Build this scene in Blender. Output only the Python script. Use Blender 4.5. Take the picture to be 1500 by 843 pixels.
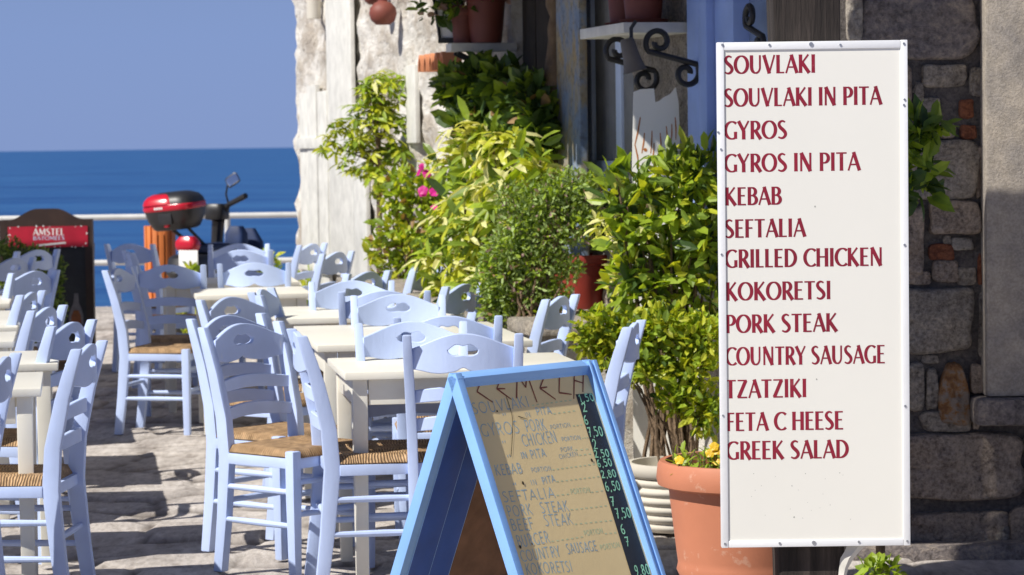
import bpy, bmesh, math, random
from mathutils import Vector, Matrix
import numpy as np

# ------------------------------------------------------------------ reset
for o in list(bpy.data.objects):
    bpy.data.objects.remove(o)
S = bpy.context.scene
COL = S.collection
PI = math.pi
R = math.radians

# ------------------------------------------------------------------ camera
FPX = 4000.0                      # focal length in photo pixels (1500 wide)
CAMZ = 1.53
PITCH = math.atan(209.7 / FPX)
ROLL = R(0.78)
f_ = Vector((0, math.cos(PITCH), -math.sin(PITCH)))
u0 = Vector((0, math.sin(PITCH), math.cos(PITCH)))
r0 = Vector((1, 0, 0))
r_ = r0 * math.cos(ROLL) - u0 * math.sin(ROLL)
u_ = u0 * math.cos(ROLL) + r0 * math.sin(ROLL)
CAM = Vector((0, 0, CAMZ))
cd = bpy.data.cameras.new('camera')
cam = bpy.data.objects.new('camera', cd)
COL.objects.link(cam)
M3 = Matrix((r_, u_, -f_)).transposed()
cam.matrix_world = Matrix.Translation(CAM) @ M3.to_4x4()
cd.sensor_fit = 'HORIZONTAL'
cd.sensor_width = 36
cd.lens = 36 * FPX / 1500
cd.clip_start = 0.1
cd.clip_end = 60000
cd.dof.use_dof = True
cd.dof.focus_distance = 7.5
cd.dof.aperture_fstop = 10.0
S.camera = cam

# ------------------------------------------------------------------ sky, sun, exposure
SUN = Vector((-0.56, -0.38, 0.735)).normalized()      # towards the sun
w = bpy.data.worlds.new('World')
S.world = w
w.use_nodes = True
nt = w.node_tree
nt.nodes.clear()
sky = nt.nodes.new('ShaderNodeTexSky')
sky.sky_type = 'NISHITA'
sky.sun_disc = False
sky.sun_elevation = math.asin(SUN.z)
sky.sun_rotation = math.atan2(SUN.x, SUN.y)
sky.altitude = 0
sky.air_density = 1.0
sky.dust_density = 0.3
sky.ozone_density = 3.0
mul = nt.nodes.new('ShaderNodeMix')
mul.data_type = 'RGBA'
mul.blend_type = 'MULTIPLY'
mul.inputs['Factor'].default_value = 1.0
mul.inputs[7].default_value = (0.40, 0.40, 0.52, 1)
bg = nt.nodes.new('ShaderNodeBackground')
bg.inputs['Strength'].default_value = 0.08
wo = nt.nodes.new('ShaderNodeOutputWorld')
nt.links.new(sky.outputs[0], mul.inputs[6])
mx = nt.nodes.new('ShaderNodeMix'); mx.data_type = 'RGBA'; mx.inputs['Factor'].default_value = 0.55
tcw = nt.nodes.new('ShaderNodeTexCoord'); spw = nt.nodes.new('ShaderNodeSeparateXYZ'); mrw = nt.nodes.new('ShaderNodeMapRange')
nt.links.new(tcw.outputs['Generated'], spw.inputs[0]); nt.links.new(spw.outputs[2], mrw.inputs[0])
mrw.inputs[1].default_value = 0.04; mrw.inputs[2].default_value = 0.30; mrw.inputs[3].default_value = 0.85; mrw.inputs[4].default_value = 0.0
nt.links.new(mrw.outputs[0], mx.inputs['Factor'])
nt.links.new(mul.outputs[2], mx.inputs[6]); mx.inputs[7].default_value = (2.45, 3.6, 6.9, 1)
nt.links.new(mx.outputs[2], bg.inputs[0])
nt.links.new(bg.outputs[0], wo.inputs[0])
sl = bpy.data.lights.new('sun', 'SUN')
sl.energy = 4.9
sl.angle = R(0.5)
sl.color = (1.0, 0.955, 0.88)
so = bpy.data.objects.new('sun', sl)
COL.objects.link(so)
so.rotation_euler = SUN.to_track_quat('Z', 'Y').to_euler()
so.location = (-6, -4, 9)
S.view_settings.view_transform = 'Standard'
S.view_settings.look = 'None'
S.view_settings.gamma = 1
S.view_settings.use_curve_mapping = False
S.view_settings.exposure = 0.25

# ------------------------------------------------------------------ pixel helpers
def ray(x, y):
    return f_ + r_ * ((x - 750) / FPX) - u_ * ((y - 421.5) / FPX)
def px(x, y, Y):
    d = ray(x, y)
    return CAM + d * (Y / d.y)
def on_plane(x, y, p0, n):
    d = ray(x, y)
    return CAM + d * ((p0 - CAM).dot(n) / d.dot(n))
def at_z(x, Y, z):
    """world point at depth Y and height z that sits in column x of the photo"""
    y = 500
    for _ in range(4):
        p = px(x, y, Y)
        y += (p.z - z) * FPX / Y
    return px(x, y, Y)
def hor(x):
    return 222 - 0.0136 * x

# ------------------------------------------------------------------ mesh builder
class MB:
    def __init__(s):
        s.v = []; s.f = []; s.m = []
    def add(s, vs, fs, m=0):
        b = len(s.v)
        s.v += [tuple(p) for p in vs]
        s.f += [tuple(b + i for i in f) for f in fs]
        s.m += [m] * len(fs)
    def box(s, x0, x1, y0, y1, z0, z1, m=0):
        s.add([(x0,y0,z0),(x1,y0,z0),(x1,y1,z0),(x0,y1,z0),(x0,y0,z1),(x1,y0,z1),(x1,y1,z1),(x0,y1,z1)],
              [(3,2,1,0),(4,5,6,7),(0,1,5,4),(1,2,6,5),(2,3,7,6),(3,0,4,7)], m)
    def obox(s, o, ex, ey, ez, a, b, c, m=0):
        """oriented box: ranges a, b, c along the unit axes ex, ey, ez from o"""
        vs = [o + ex*a[i] + ey*b[j] + ez*c[k] for k in (0,1) for j in (0,1) for i in (0,1)]
        fs = [(2,3,1,0),(4,5,7,6),(0,1,5,4),(1,3,7,5),(3,2,6,7),(2,0,4,6)]
        if ex.cross(ey).dot(ez) < 0: fs = [tuple(reversed(q)) for q in fs]
        s.add(vs, fs, m)
    def tube(s, pts, rad, n=8, m=0, cap=True):
        pts = [Vector(p) for p in pts]
        if not hasattr(rad, '__len__'): rad = [rad]*len(pts)
        up = None; vs = []; k = len(pts)
        for i, p in enumerate(pts):
            t = (pts[min(i+1,k-1)] - pts[max(i-1,0)])
            if t.length < 1e-9: t = Vector((0,0,1))
            t.normalize()
            if up is None:
                up = Vector((0,0,1)) if abs(t.z) < .9 else Vector((1,0,0))
            a = t.cross(up)
            if a.length < 1e-4: a = t.cross(Vector((.3,.9,.2)))
            a.normalize(); b = a.cross(t).normalized(); up = b
            for j in range(n):
                q = 2*PI*j/n
                vs.append(p + (a*math.cos(q) + b*math.sin(q))*rad[i])
        fs = []
        for i in range(k-1):
            for j in range(n):
                a0 = i*n+j; a1 = i*n+(j+1)%n
                fs.append((a0, a0+n, a1+n, a1))
        if cap:
            fs.append(tuple(range(n))); fs.append(tuple(reversed(range((k-1)*n, k*n))))
        s.add(vs, fs, m)
    def beam(s, pts, wx, wy, m=0):
        """square section swept up along pts (section in x,y)"""
        vs = []
        if not hasattr(wx, '__len__'): wx = [wx]*len(pts)
        if not hasattr(wy, '__len__'): wy = [wy]*len(pts)
        for p, a, b in zip(pts, wx, wy):
            for sx, sy in ((-1,-1),(1,-1),(1,1),(-1,1)):
                vs.append((p[0]+sx*a/2, p[1]+sy*b/2, p[2]))
        fs = [(3,2,1,0)]
        for i in range(len(pts)-1):
            for j in range(4):
                fs.append((i*4+j, i*4+(j+1)%4, i*4+4+(j+1)%4, i*4+4+j))
        k = (len(pts)-1)*4
        fs.append((k,k+1,k+2,k+3))
        s.add(vs, fs, m)
    def lathe(s, prof, n=40, c=(0,0,0), m=0, wob=0.0):
        vs = []
        for (r, z) in prof:
            for j in range(n):
                q = 2*PI*j/n
                rr = r*(1+wob*math.sin(3*q+z*7))
                vs.append((c[0]+rr*math.cos(q), c[1]+rr*math.sin(q), c[2]+z))
        fs = []
        for i in range(len(prof)-1):
            for j in range(n):
                fs.append((i*n+j, i*n+(j+1)%n, (i+1)*n+(j+1)%n, (i+1)*n+j))
        s.add(vs, fs, m)
    def prism(s, poly, ex, ey, ez, o, d0, d1, m=0):
        """2D polygon (a,b) in ex,ey extruded along ez from d0 to d1"""
        n = len(poly)
        vs = [o + ex*a + ey*b + ez*d0 for a, b in poly] + [o + ex*a + ey*b + ez*d1 for a, b in poly]
        fs = [tuple(reversed(range(n))), tuple(range(n, 2*n))]
        fs += [(i, (i+1)%n, n+(i+1)%n, n+i) for i in range(n)]
        s.add(vs, fs, m)
    def build(s, name, mats, parent=None, smooth=True, bevel=0.0, seg=2, world=False, angle=35):
        if not isinstance(mats, (list, tuple)): mats = [mats]
        me = bpy.data.meshes.new(name)
        vs = s.v
        if world and parent is not None:
            mi = Matrix.Identity(4); q = parent
            while q is not None:
                mi = (Matrix.Translation(q.location) @ Matrix.Rotation(q.rotation_euler[2], 4, 'Z')) @ mi
                q = q.parent
            mi = mi.inverted()
            vs = [tuple(mi @ Vector(p)) for p in vs]
        me.from_pydata(vs, [], s.f)
        for mt in mats: me.materials.append(mt)
        me.polygons.foreach_set('material_index', s.m)
        if bevel > 0:
            bm = bmesh.new(); bm.from_mesh(me)
            bmesh.ops.remove_doubles(bm, verts=bm.verts, dist=1e-5)
            es = [e for e in bm.edges if len(e.link_faces) == 2 and e.calc_face_angle(0) > R(30)]
            bmesh.ops.bevel(bm, geom=es, offset=bevel, segments=seg, profile=.6, affect='EDGES', clamp_overlap=True)
            bm.to_mesh(me); bm.free()
        if smooth:
            me.polygons.foreach_set('use_smooth', [True]*len(me.polygons))
            me.set_sharp_from_angle(angle=R(angle))
        me.update()
        o = bpy.data.objects.new(name, me)
        COL.objects.link(o)
        if parent is not None: o.parent = parent
        return o

def tag(o, label=None, cat=None, group=None, kind=None):
    if label: o['label'] = label
    if cat: o['category'] = cat
    if group: o['group'] = group
    if kind: o['kind'] = kind
    return o
def thing(name, label, cat, loc=(0,0,0), rotz=0.0, group=None):
    o = bpy.data.objects.new(name, None)
    o.empty_display_size = .1
    COL.objects.link(o)
    o.location = loc
    o.rotation_euler = (0, 0, rotz)
    return tag(o, label, cat, group)

# ------------------------------------------------------------------ materials
class NT:
    """tiny helper round a material's node tree"""
    def __init__(s, name):
        s.m = bpy.data.materials.new(name); s.m.use_nodes = True
        s.t = s.m.node_tree; s.t.nodes.clear()
        s.out = s.n('ShaderNodeOutputMaterial')
        s.b = s.n('ShaderNodeBsdfPrincipled')
        s.l(s.b.outputs[0], s.out.inputs[0])
        tc = s.n('ShaderNodeTexCoord'); oi = s.n('ShaderNodeObjectInfo')
        s.oi = oi
        sc = s.n('ShaderNodeMath', operation='MULTIPLY'); s.l(oi.outputs['Random'], sc.inputs[0]); sc.inputs[1].default_value = 17.0
        ad = s.n('ShaderNodeVectorMath', operation='ADD')
        s.l(tc.outputs['Object'], ad.inputs[0]); s.l(sc.outputs[0], ad.inputs[1])
        s.vec = ad.outputs[0]; s.obj = tc.outputs['Object']
    def n(s, typ, **kw):
        x = s.t.nodes.new(typ)
        for k, v in kw.items(): setattr(x, k, v)
        return x
    def l(s, a, b): s.t.links.new(a, b)
    def noise(s, scale, detail=5, rough=.6, vec=None, stretch=None):
        v = vec or s.vec
        if stretch:
            mp = s.n('ShaderNodeMapping'); mp.inputs['Scale'].default_value = stretch
            s.l(v, mp.inputs[0]); v = mp.outputs[0]
        t = s.n('ShaderNodeTexNoise'); s.l(v, t.inputs['Vector'])
        t.inputs['Scale'].default_value = scale; t.inputs['Detail'].default_value = detail; t.inputs['Roughness'].default_value = rough
        return t.outputs['Fac']
    def ramp(s, fac, stops):
        r = s.n('ShaderNodeValToRGB'); s.l(fac, r.inputs[0])
        e = r.color_ramp.elements
        while len(e) < len(stops): e.new(.5)
        for el, (p, c) in zip(e, stops):
            el.position = p
            el.color = (c[0], c[1], c[2], 1) if hasattr(c, '__len__') else (c, c, c, 1)
        return r.outputs[0]
    def mix(s, fac, a, b, mode='MIX'):
        x = s.n('ShaderNodeMix', data_type='RGBA', blend_type=mode)
        if isinstance(fac, (int, float)): x.inputs['Factor'].default_value = fac
        else: s.l(fac, x.inputs['Factor'])
        for q, i in ((a, 6), (b, 7)):
            if hasattr(q, 'is_output'): s.l(q, x.inputs[i])
            else: x.inputs[i].default_value = (q[0], q[1], q[2], 1)
        return x.outputs[2]
    def col(s, c):
        if hasattr(c, 'is_output'): s.l(c, s.b.inputs['Base Color'])
        else: s.b.inputs['Base Color'].default_value = (c[0], c[1], c[2], 1)
    def bump(s, h, dist=.01, strength=.5):
        b = s.n('ShaderNodeBump'); s.l(h, b.inputs['Height'])
        b.inputs['Distance'].default_value = dist; b.inputs['Strength'].default_value = strength
        s.l(b.outputs[0], s.b.inputs['Normal'])
    def rough(s, r): s.b.inputs['Roughness'].default_value = r
    def spec(s, v): s.b.inputs['Specular IOR Level'].default_value = v

def painted(name, c, worn=None, scale=9, rough=.45, bump=.4, var=.12, wornpos=.66, grain=None, rnd=0.0):
    """brush-painted surface with slight tone drift and worn patches"""
    t = NT(name)
    d = tuple(max(0, x*(1-var)) for x in c); e = tuple(min(1, x*(1+var*.6)) for x in c)
    col = t.ramp(t.noise(scale*.6, 4), [(.3, d), (.7, e)])
    if worn:
        nz = t.noise(scale*3.1, 8, .7, stretch=grain)
        msk = t.ramp(nz, [(wornpos, 0.0), (wornpos+.05, 1.0)])
        col = t.mix(msk, col, worn)
    if rnd:
        hs = t.n('ShaderNodeHueSaturation')
        mr = t.n('ShaderNodeMapRange'); t.l(t.oi.outputs['Random'], mr.inputs[0])
        mr.inputs[3].default_value = 1-rnd; mr.inputs[4].default_value = 1+rnd
        t.l(mr.outputs[0], hs.inputs['Value']); t.l(col, hs.inputs['Color']); col = hs.outputs[0]
    t.col(col); t.rough(rough)
    t.bump(t.noise(scale*4, 6, .65, stretch=grain), .002, bump)
    return t.m

def plain(name, c, rough=.5, var=.15, scale=12, bump=.3, metal=0.0, dist=.002, detail=6):
    t = NT(name)
    t.col(t.ramp(t.noise(scale, detail), [(.3, tuple(x*(1-var) for x in c)), (.7, tuple(min(1, x*(1+var)) for x in c))]))
    t.rough(rough); t.b.inputs['Metallic'].default_value = metal
    t.bump(t.noise(scale*4, 6), dist, bump)
    return t.m

def leafmat(name, c, trans=.35, rough=.42):
    t = NT(name)
    d = tuple(x*.75 for x in c); e = tuple(min(1, x*1.3) for x in c)
    col = t.ramp(t.noise(9, 3), [(.3, d), (.7, e)])
    t.col(col); t.rough(rough)
    tr = t.n('ShaderNodeBsdfTranslucent')
    t.l(t.mix(1.0, col, (1.3, 1.25, .45), 'MULTIPLY'), tr.inputs[0])
    ms = t.n('ShaderNodeMixShader'); ms.inputs[0].default_value = trans
    t.l(t.b.outputs[0], ms.inputs[1]); t.l(tr.outputs[0], ms.inputs[2]); t.l(ms.outputs[0], t.out.inputs[0])
    return t.m

CHAIR = painted('lavender_blue_paint', (.52, .635, .92), worn=(.70,.72,.80), scale=7, rough=.55, rnd=.06, var=.10, wornpos=.67, grain=(1,1,.22), bump=.8)
CREAM = painted('cream_paint', (.83, .80, .69), worn=(.66,.60,.48), scale=6, rough=.42, var=.05, wornpos=.72, rnd=.02)
SIGNW = painted('sign_board_white', (.86, .845, .775), scale=3, rough=.5, var=.02, bump=.1)
SIGNF = painted('sign_frame_white', (.88, .89, .90), worn=(.55,.55,.53), scale=8, rough=.4, var=.03, wornpos=.74)
LETTER = painted('dark_red_letter', (.28, .010, .032), worn=(.36,.05,.07), scale=6, rough=.5, var=.2, wornpos=.62)
SCREW = plain('screw_metal', (.45,.46,.48), .4, metal=.8)
BLUE = painted('sky_blue_paint', (.24, .46, .86), worn=(.45,.60,.85), scale=9, rough=.4, var=.1, wornpos=.70, grain=(.3,1,1))
BLUE_SHADE = painted('shaded_blue_paint', (.022, .085, .37), worn=(.04,.11,.36), scale=9, rough=.45, var=.25, wornpos=.70)  # darker copy of the blue, the easel's interior shade put into its colour
HARD = painted('tan_hardboard', (.90, .70, .36), worn=(.66,.48,.25), scale=5, rough=.6, var=.07, wornpos=.72)
HARDB = plain('brown_hardboard', (.16, .085, .05), .7, .3, 14)
CHALKB = plain('black_board', (.022,.024,.03), .6, .35, 8)
CHALKBL = plain('blue_chalk', (.36,.49,.55), .9, .2, 30)
CHALKGR = plain('green_chalk', (.34,.72,.46), .9, .2, 30)
CHALKLG = plain('pale_green_chalk', (.60,.66,.40), .9, .2, 30)
MARK = plain('brown_brush_paint', (.24,.05,.025), .6, .3, 30)
TERRA = painted('terracotta', (.52,.195,.105), worn=(.58,.30,.20), scale=4, rough=.66, var=.16, wornpos=.60)
TERRAD = painted('dark_terracotta', (.19,.05,.034), worn=(.26,.10,.07), scale=5, rough=.6, var=.2, wornpos=.68)
REDPOT = painted('red_pot_paint', (.28,.035,.024), scale=6, rough=.5, var=.2)
SOIL = plain('potting_soil', (.06,.045,.03), .95, .4, 40, 1.0, dist=.01)
WHITEPOT = painted('whitewashed_clay', (.60,.56,.48), worn=(.44,.39,.32), scale=6, rough=.7, var=.08, wornpos=.64)
BLACKM = plain('black_iron', (.018,.018,.02), .5, .3)
ALU = plain('galvanised_pipe', (.62,.62,.60), .45, .08, 6)
WOODD = painted('dark_shaded_wood', (.040,.020,.013), scale=8, rough=.5, var=.3, grain=(1,1,.15))  # dark wood, base darkened further to carry shade on the chalkboard frame
ORANGE = painted('orange_wood', (.68,.20,.05), scale=6, rough=.5, var=.2, grain=(1,1,.1))
REDP = plain('red_plastic', (.50,.012,.03), .25, .08, 5, .05)
REDS = plain('red_sign_paint', (.42,.01,.03), .45, .15, 8, .1)
WHITEP = plain('white_paint', (.80,.80,.78), .5, .05)
BLACKP = plain('black_plastic', (.022,.022,.024), .42, .2, 8, .1)
GLASSM = NT('window_glass'); GLASSM.col((.05,.06,.07)); GLASSM.rough(.08); GLASSM = GLASSM.m
MIRROR = NT('mirror_glass'); MIRROR.col((.8,.82,.85)); MIRROR.b.inputs['Metallic'].default_value = 1; MIRROR.rough(.05); MIRROR = MIRROR.m
NAVY = plain('navy_cover', (.012,.03,.10), .6, .3, 10)
GREYCL = plain('grey_cloth', (.22,.22,.22), .85, .2, 6, .6)
FRAMEB = painted('periwinkle_frame', (.30,.43,.80), worn=(.40,.45,.60), scale=6, rough=.5, var=.12, wornpos=.68, grain=(1,1,.2))
FRAMEL = painted('pale_blue_frame', (.62,.73,.95), worn=(.55,.55,.55), scale=6, rough=.5, var=.1, wornpos=.68, grain=(1,1,.2))
BARKM = plain('bark', (.17,.115,.07), .9, .35, 14, 1.0, dist=.01)
STEMG = plain('green_stem', (.16,.17,.06), .7, .3, 18)
MAGENTA = leafmat('magenta_petals', (.62,.02,.30), .3)
YELLOWF = leafmat('yellow_petals', (.85,.55,.02), .3)
PINKF = leafmat('pink_buds', (.52,.34,.34), .3)
CANVAS = plain('awning_canvas', (.45,.40,.33), .9, .1, 6)
SLATE = plain('white_plank', (.66,.65,.60), .7, .15, 9, .6)

def rush():
    t = NT('woven_rush')
    sp = t.n('ShaderNodeSeparateXYZ'); t.l(t.obj, sp.inputs[0])
    ax = t.n('ShaderNodeMath', operation='ABSOLUTE'); t.l(sp.outputs[0], ax.inputs[0])
    ay = t.n('ShaderNodeMath', operation='ABSOLUTE'); t.l(sp.outputs[1], ay.inputs[0])
    gt = t.n('ShaderNodeMath', operation='GREATER_THAN'); t.l(ax.outputs[0], gt.inputs[0]); t.l(ay.outputs[0], gt.inputs[1])
    mx = t.n('ShaderNodeMix', data_type='FLOAT'); t.l(gt.outputs[0], mx.inputs[0]); t.l(sp.outputs[0], mx.inputs[2]); t.l(sp.outputs[1], mx.inputs[3])
    nz = t.noise(9, 3)
    ad = t.n('ShaderNodeMath', operation='MULTIPLY_ADD'); t.l(nz, ad.inputs[0]); ad.inputs[1].default_value = .03; t.l(mx.outputs[0], ad.inputs[2])
    sc = t.n('ShaderNodeMath', operation='MULTIPLY'); t.l(ad.outputs[0], sc.inputs[0]); sc.inputs[1].default_value = 640.0
    sn = t.n('ShaderNodeMath', operation='SINE'); t.l(sc.outputs[0], sn.inputs[0])
    mr = t.n('ShaderNodeMapRange'); t.l(sn.outputs[0], mr.inputs[0]); mr.inputs[1].default_value = -1
    strands = t.ramp(mr.outputs[0], [(.0, (.20,.12,.06)), (.35, (.46,.30,.155)), (1, (.64,.45,.26))])
    tone = t.ramp(t.noise(28, 4), [(.35, (.55,.50,.42)), (.65, (1.1,1.05,1.0))])
    t.col(t.mix(1.0, strands, tone, 'MULTIPLY')); t.rough(.75)
    t.bump(mr.outputs[0], .004, .9)
    return t.m
RUSH = rush()

def plaster():
    """old whitewashed rubble wall: lime patches over grey-brown stone, and pits"""
    t = NT('whitewashed_rubble')
    sq = (1, .38, 1)
    big = t.noise(3.4, 8, .62, stretch=sq)
    fine = t.noise(15, 9, .72, stretch=sq)
    stone = t.ramp(fine, [(.25, (.20,.165,.13)), (.5, (.46,.40,.33)), (.75, (.62,.57,.48))])
    lime = t.ramp(t.noise(8, 6, stretch=sq), [(.3, (.64,.60,.53)), (.7, (.84,.81,.75))])
    ad = t.n('ShaderNodeMath', operation='MULTIPLY_ADD'); t.l(fine, ad.inputs[0]); ad.inputs[1].default_value = .55; t.l(big, ad.inputs[2])
    msk = t.ramp(ad.outputs[0], [(.72, 1.0), (.86, 0.0)])
    c = t.mix(msk, stone, lime)
    pits = t.ramp(t.noise(26, 5, .65, stretch=sq), [(.30, (.30,.26,.22)), (.39, (1,1,1))])
    t.col(t.mix(.85, c, pits, 'MULTIPLY')); t.rough(.9)
    t.bump(ad.outputs[0], .05, 1.0)
    return t.m
PLASTER = plaster()

def stonemat(name, stops, scale=9, dist=.02, rough=.9, strength=1.0):
    t = NT(name)
    n0 = t.noise(scale, 9, .75); nf = t.noise(scale*4.5, 7, .7); n2 = t.noise(scale*.35, 3)
    _a = t.n('ShaderNodeMath', operation='MULTIPLY_ADD'); t.l(nf, _a.inputs[0]); _a.inputs[1].default_value = 1.3; t.l(n0, _a.inputs[2])
    _b = t.n('ShaderNodeMath', operation='MULTIPLY'); t.l(_a.outputs[0], _b.inputs[0]); _b.inputs[1].default_value = .435
    _c = t.n('ShaderNodeMapRange'); t.l(_b.outputs[0], _c.inputs[0]); _c.inputs[1].default_value = .34; _c.inputs[2].default_value = .66; n1 = _c.outputs[0]
    c = t.ramp(n1, stops)
    v = t.ramp(n2, [(.3, (.72,.72,.75)), (.7, (1.15,1.1,1.02))])
    t.col(t.mix(1.0, c, v, 'MULTIPLY')); t.rough(rough)
    t.bump(n1, dist, strength)
    return t.m
STONEG = stonemat('grey_stone', [(.1,(.14,.125,.11)),(.5,(.44,.39,.33)),(.9,(.74,.67,.58))], 16)
STONEP = stonemat('rosy_stone', [(.1,(.16,.125,.10)),(.5,(.52,.42,.335)),(.9,(.80,.68,.56))], 16)
STONEB = stonemat('bluish_stone', [(.1,(.14,.12,.11)),(.5,(.34,.30,.285)),(.9,(.62,.52,.42))], 10)
STONEO = stonemat('ochre_stone', [(.3,(.28,.13,.05)),(.5,(.42,.22,.09)),(.68,(.40,.33,.27))], 6)
STONEL = stonemat('pale_stone', [(.3,(.36,.32,.27)),(.6,(.62,.57,.49))], 10)
BRICK = stonemat('old_brick', [(.3,(.22,.07,.035)),(.6,(.42,.15,.07))], 14)
MORTAR = stonemat('dark_mortar', [(.1,(.08,.074,.07)),(.5,(.17,.155,.148)),(.9,(.28,.25,.23))], 14, .015)
CONCRETE = stonemat('rendered_concrete', [(.3,(.31,.28,.24)),(.7,(.43,.39,.34))], 22, .004, .85, .6)
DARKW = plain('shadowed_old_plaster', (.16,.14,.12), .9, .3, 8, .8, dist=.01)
POSTW = NT('weathered_post_wood')
_g = POSTW.noise(7, 8, .7, stretch=(3,3,.22)); POSTW.col(POSTW.ramp(_g, [(.35,(.010,.007,.006)),(.5,(.032,.024,.02)),(.68,(.085,.066,.056))])); POSTW.rough(.9); POSTW.bump(_g, .012, 1.0); POSTW = POSTW.m

def paving():
    t = NT('worn_flagstones')
    n1 = t.noise(5.0, 8, .65, vec=t.obj, stretch=(1,.3,1)); n2 = t.noise(30, 8, .7, vec=t.obj, stretch=(1,.35,1))
    c = t.ramp(n1, [(.30,(.33,.295,.27)),(.5,(.52,.475,.435)),(.70,(.66,.615,.57))])
    d = t.ramp(n2, [(.3,(.62,.60,.58)),(.55,(1,1,1)),(.75,(1.12,1.1,1.08))])
    c = t.mix(1.0, c, d, 'MULTIPLY')
    va = t.n('ShaderNodeVertexColor'); va.layer_name = 'joint'
    c = t.mix(va.outputs[0], (.13,.11,.095), c)
    t.col(c); t.rough(.88); t.spec(.3); t.bump(n2, .012, .8)
    return t.m
PAVE = paving()

def seamat():
    t = NT('sea_water')
    geo = t.n('ShaderNodeNewGeometry')
    n1 = t.noise(.02, 6, .6, vec=geo.outputs['Position'], stretch=(.18,1,1))
    n2 = t.noise(.9, 6, .65, vec=geo.outputs['Position'], stretch=(.35,1,1))
    n3 = t.noise(.12, 6, .65, vec=geo.outputs['Position'], stretch=(.22,1,1))
    c = t.ramp(n1, [(.3,(.008,.052,.20)),(.7,(.017,.082,.26))])
    c = t.mix(t.ramp(n3, [(.4,0.0),(.62,1.0)]), c, (.030,.118,.31))
    n4 = t.noise(.55, 7, .7, vec=geo.outputs['Position'], stretch=(.22,1,1))
    c = t.mix(t.ramp(n4, [(.42,0.0),(.60,.55)]), c, (.05,.145,.33))
    t.col(c); t.rough(.45); t.spec(.12)
    t.bump(n2, .25, .6)
    return t.m
SEA = seamat()

# leaves
G_YEL = leafmat('leaf_yellow_green', (.52,.55,.05), .42)
G_CREAM = leafmat('leaf_cream_variegated', (.74,.72,.33), .35)
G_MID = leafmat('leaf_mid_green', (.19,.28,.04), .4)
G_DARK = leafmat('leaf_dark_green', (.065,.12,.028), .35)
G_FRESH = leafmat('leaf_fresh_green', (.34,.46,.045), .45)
G_GREY = leafmat('leaf_grey_green', (.36,.47,.17), .35, .6)
G_GREYD = leafmat('leaf_olive_green', (.22,.31,.085), .4, .6)
G_BROWN = leafmat('leaf_dry_brown', (.30,.18,.07), .25, .6)

# ------------------------------------------------------------------ lettering
def arc(cx, cy, rx, ry, a0, a1, n=14):
    return [(cx+rx*math.cos(R(a0+(a1-a0)*i/n)), cy+ry*math.sin(R(a0+(a1-a0)*i/n))) for i in range(n+1)]
def crv(P, n=6):
    out = []
    for i in range(len(P)-1):
        p0 = P[max(i-1,0)]; p1 = P[i]; p2 = P[i+1]; p3 = P[min(i+2,len(P)-1)]
        for k in range(n):
            t = k/n
            out.append(tuple(.5*((2*p1[j])+(-p0[j]+p2[j])*t+(2*p0[j]-5*p1[j]+4*p2[j]-p3[j])*t*t+(-p0[j]+3*p1[j]-3*p2[j]+p3[j])*t**3) for j in (0,1)))
    out.append(P[-1]); return out
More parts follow.
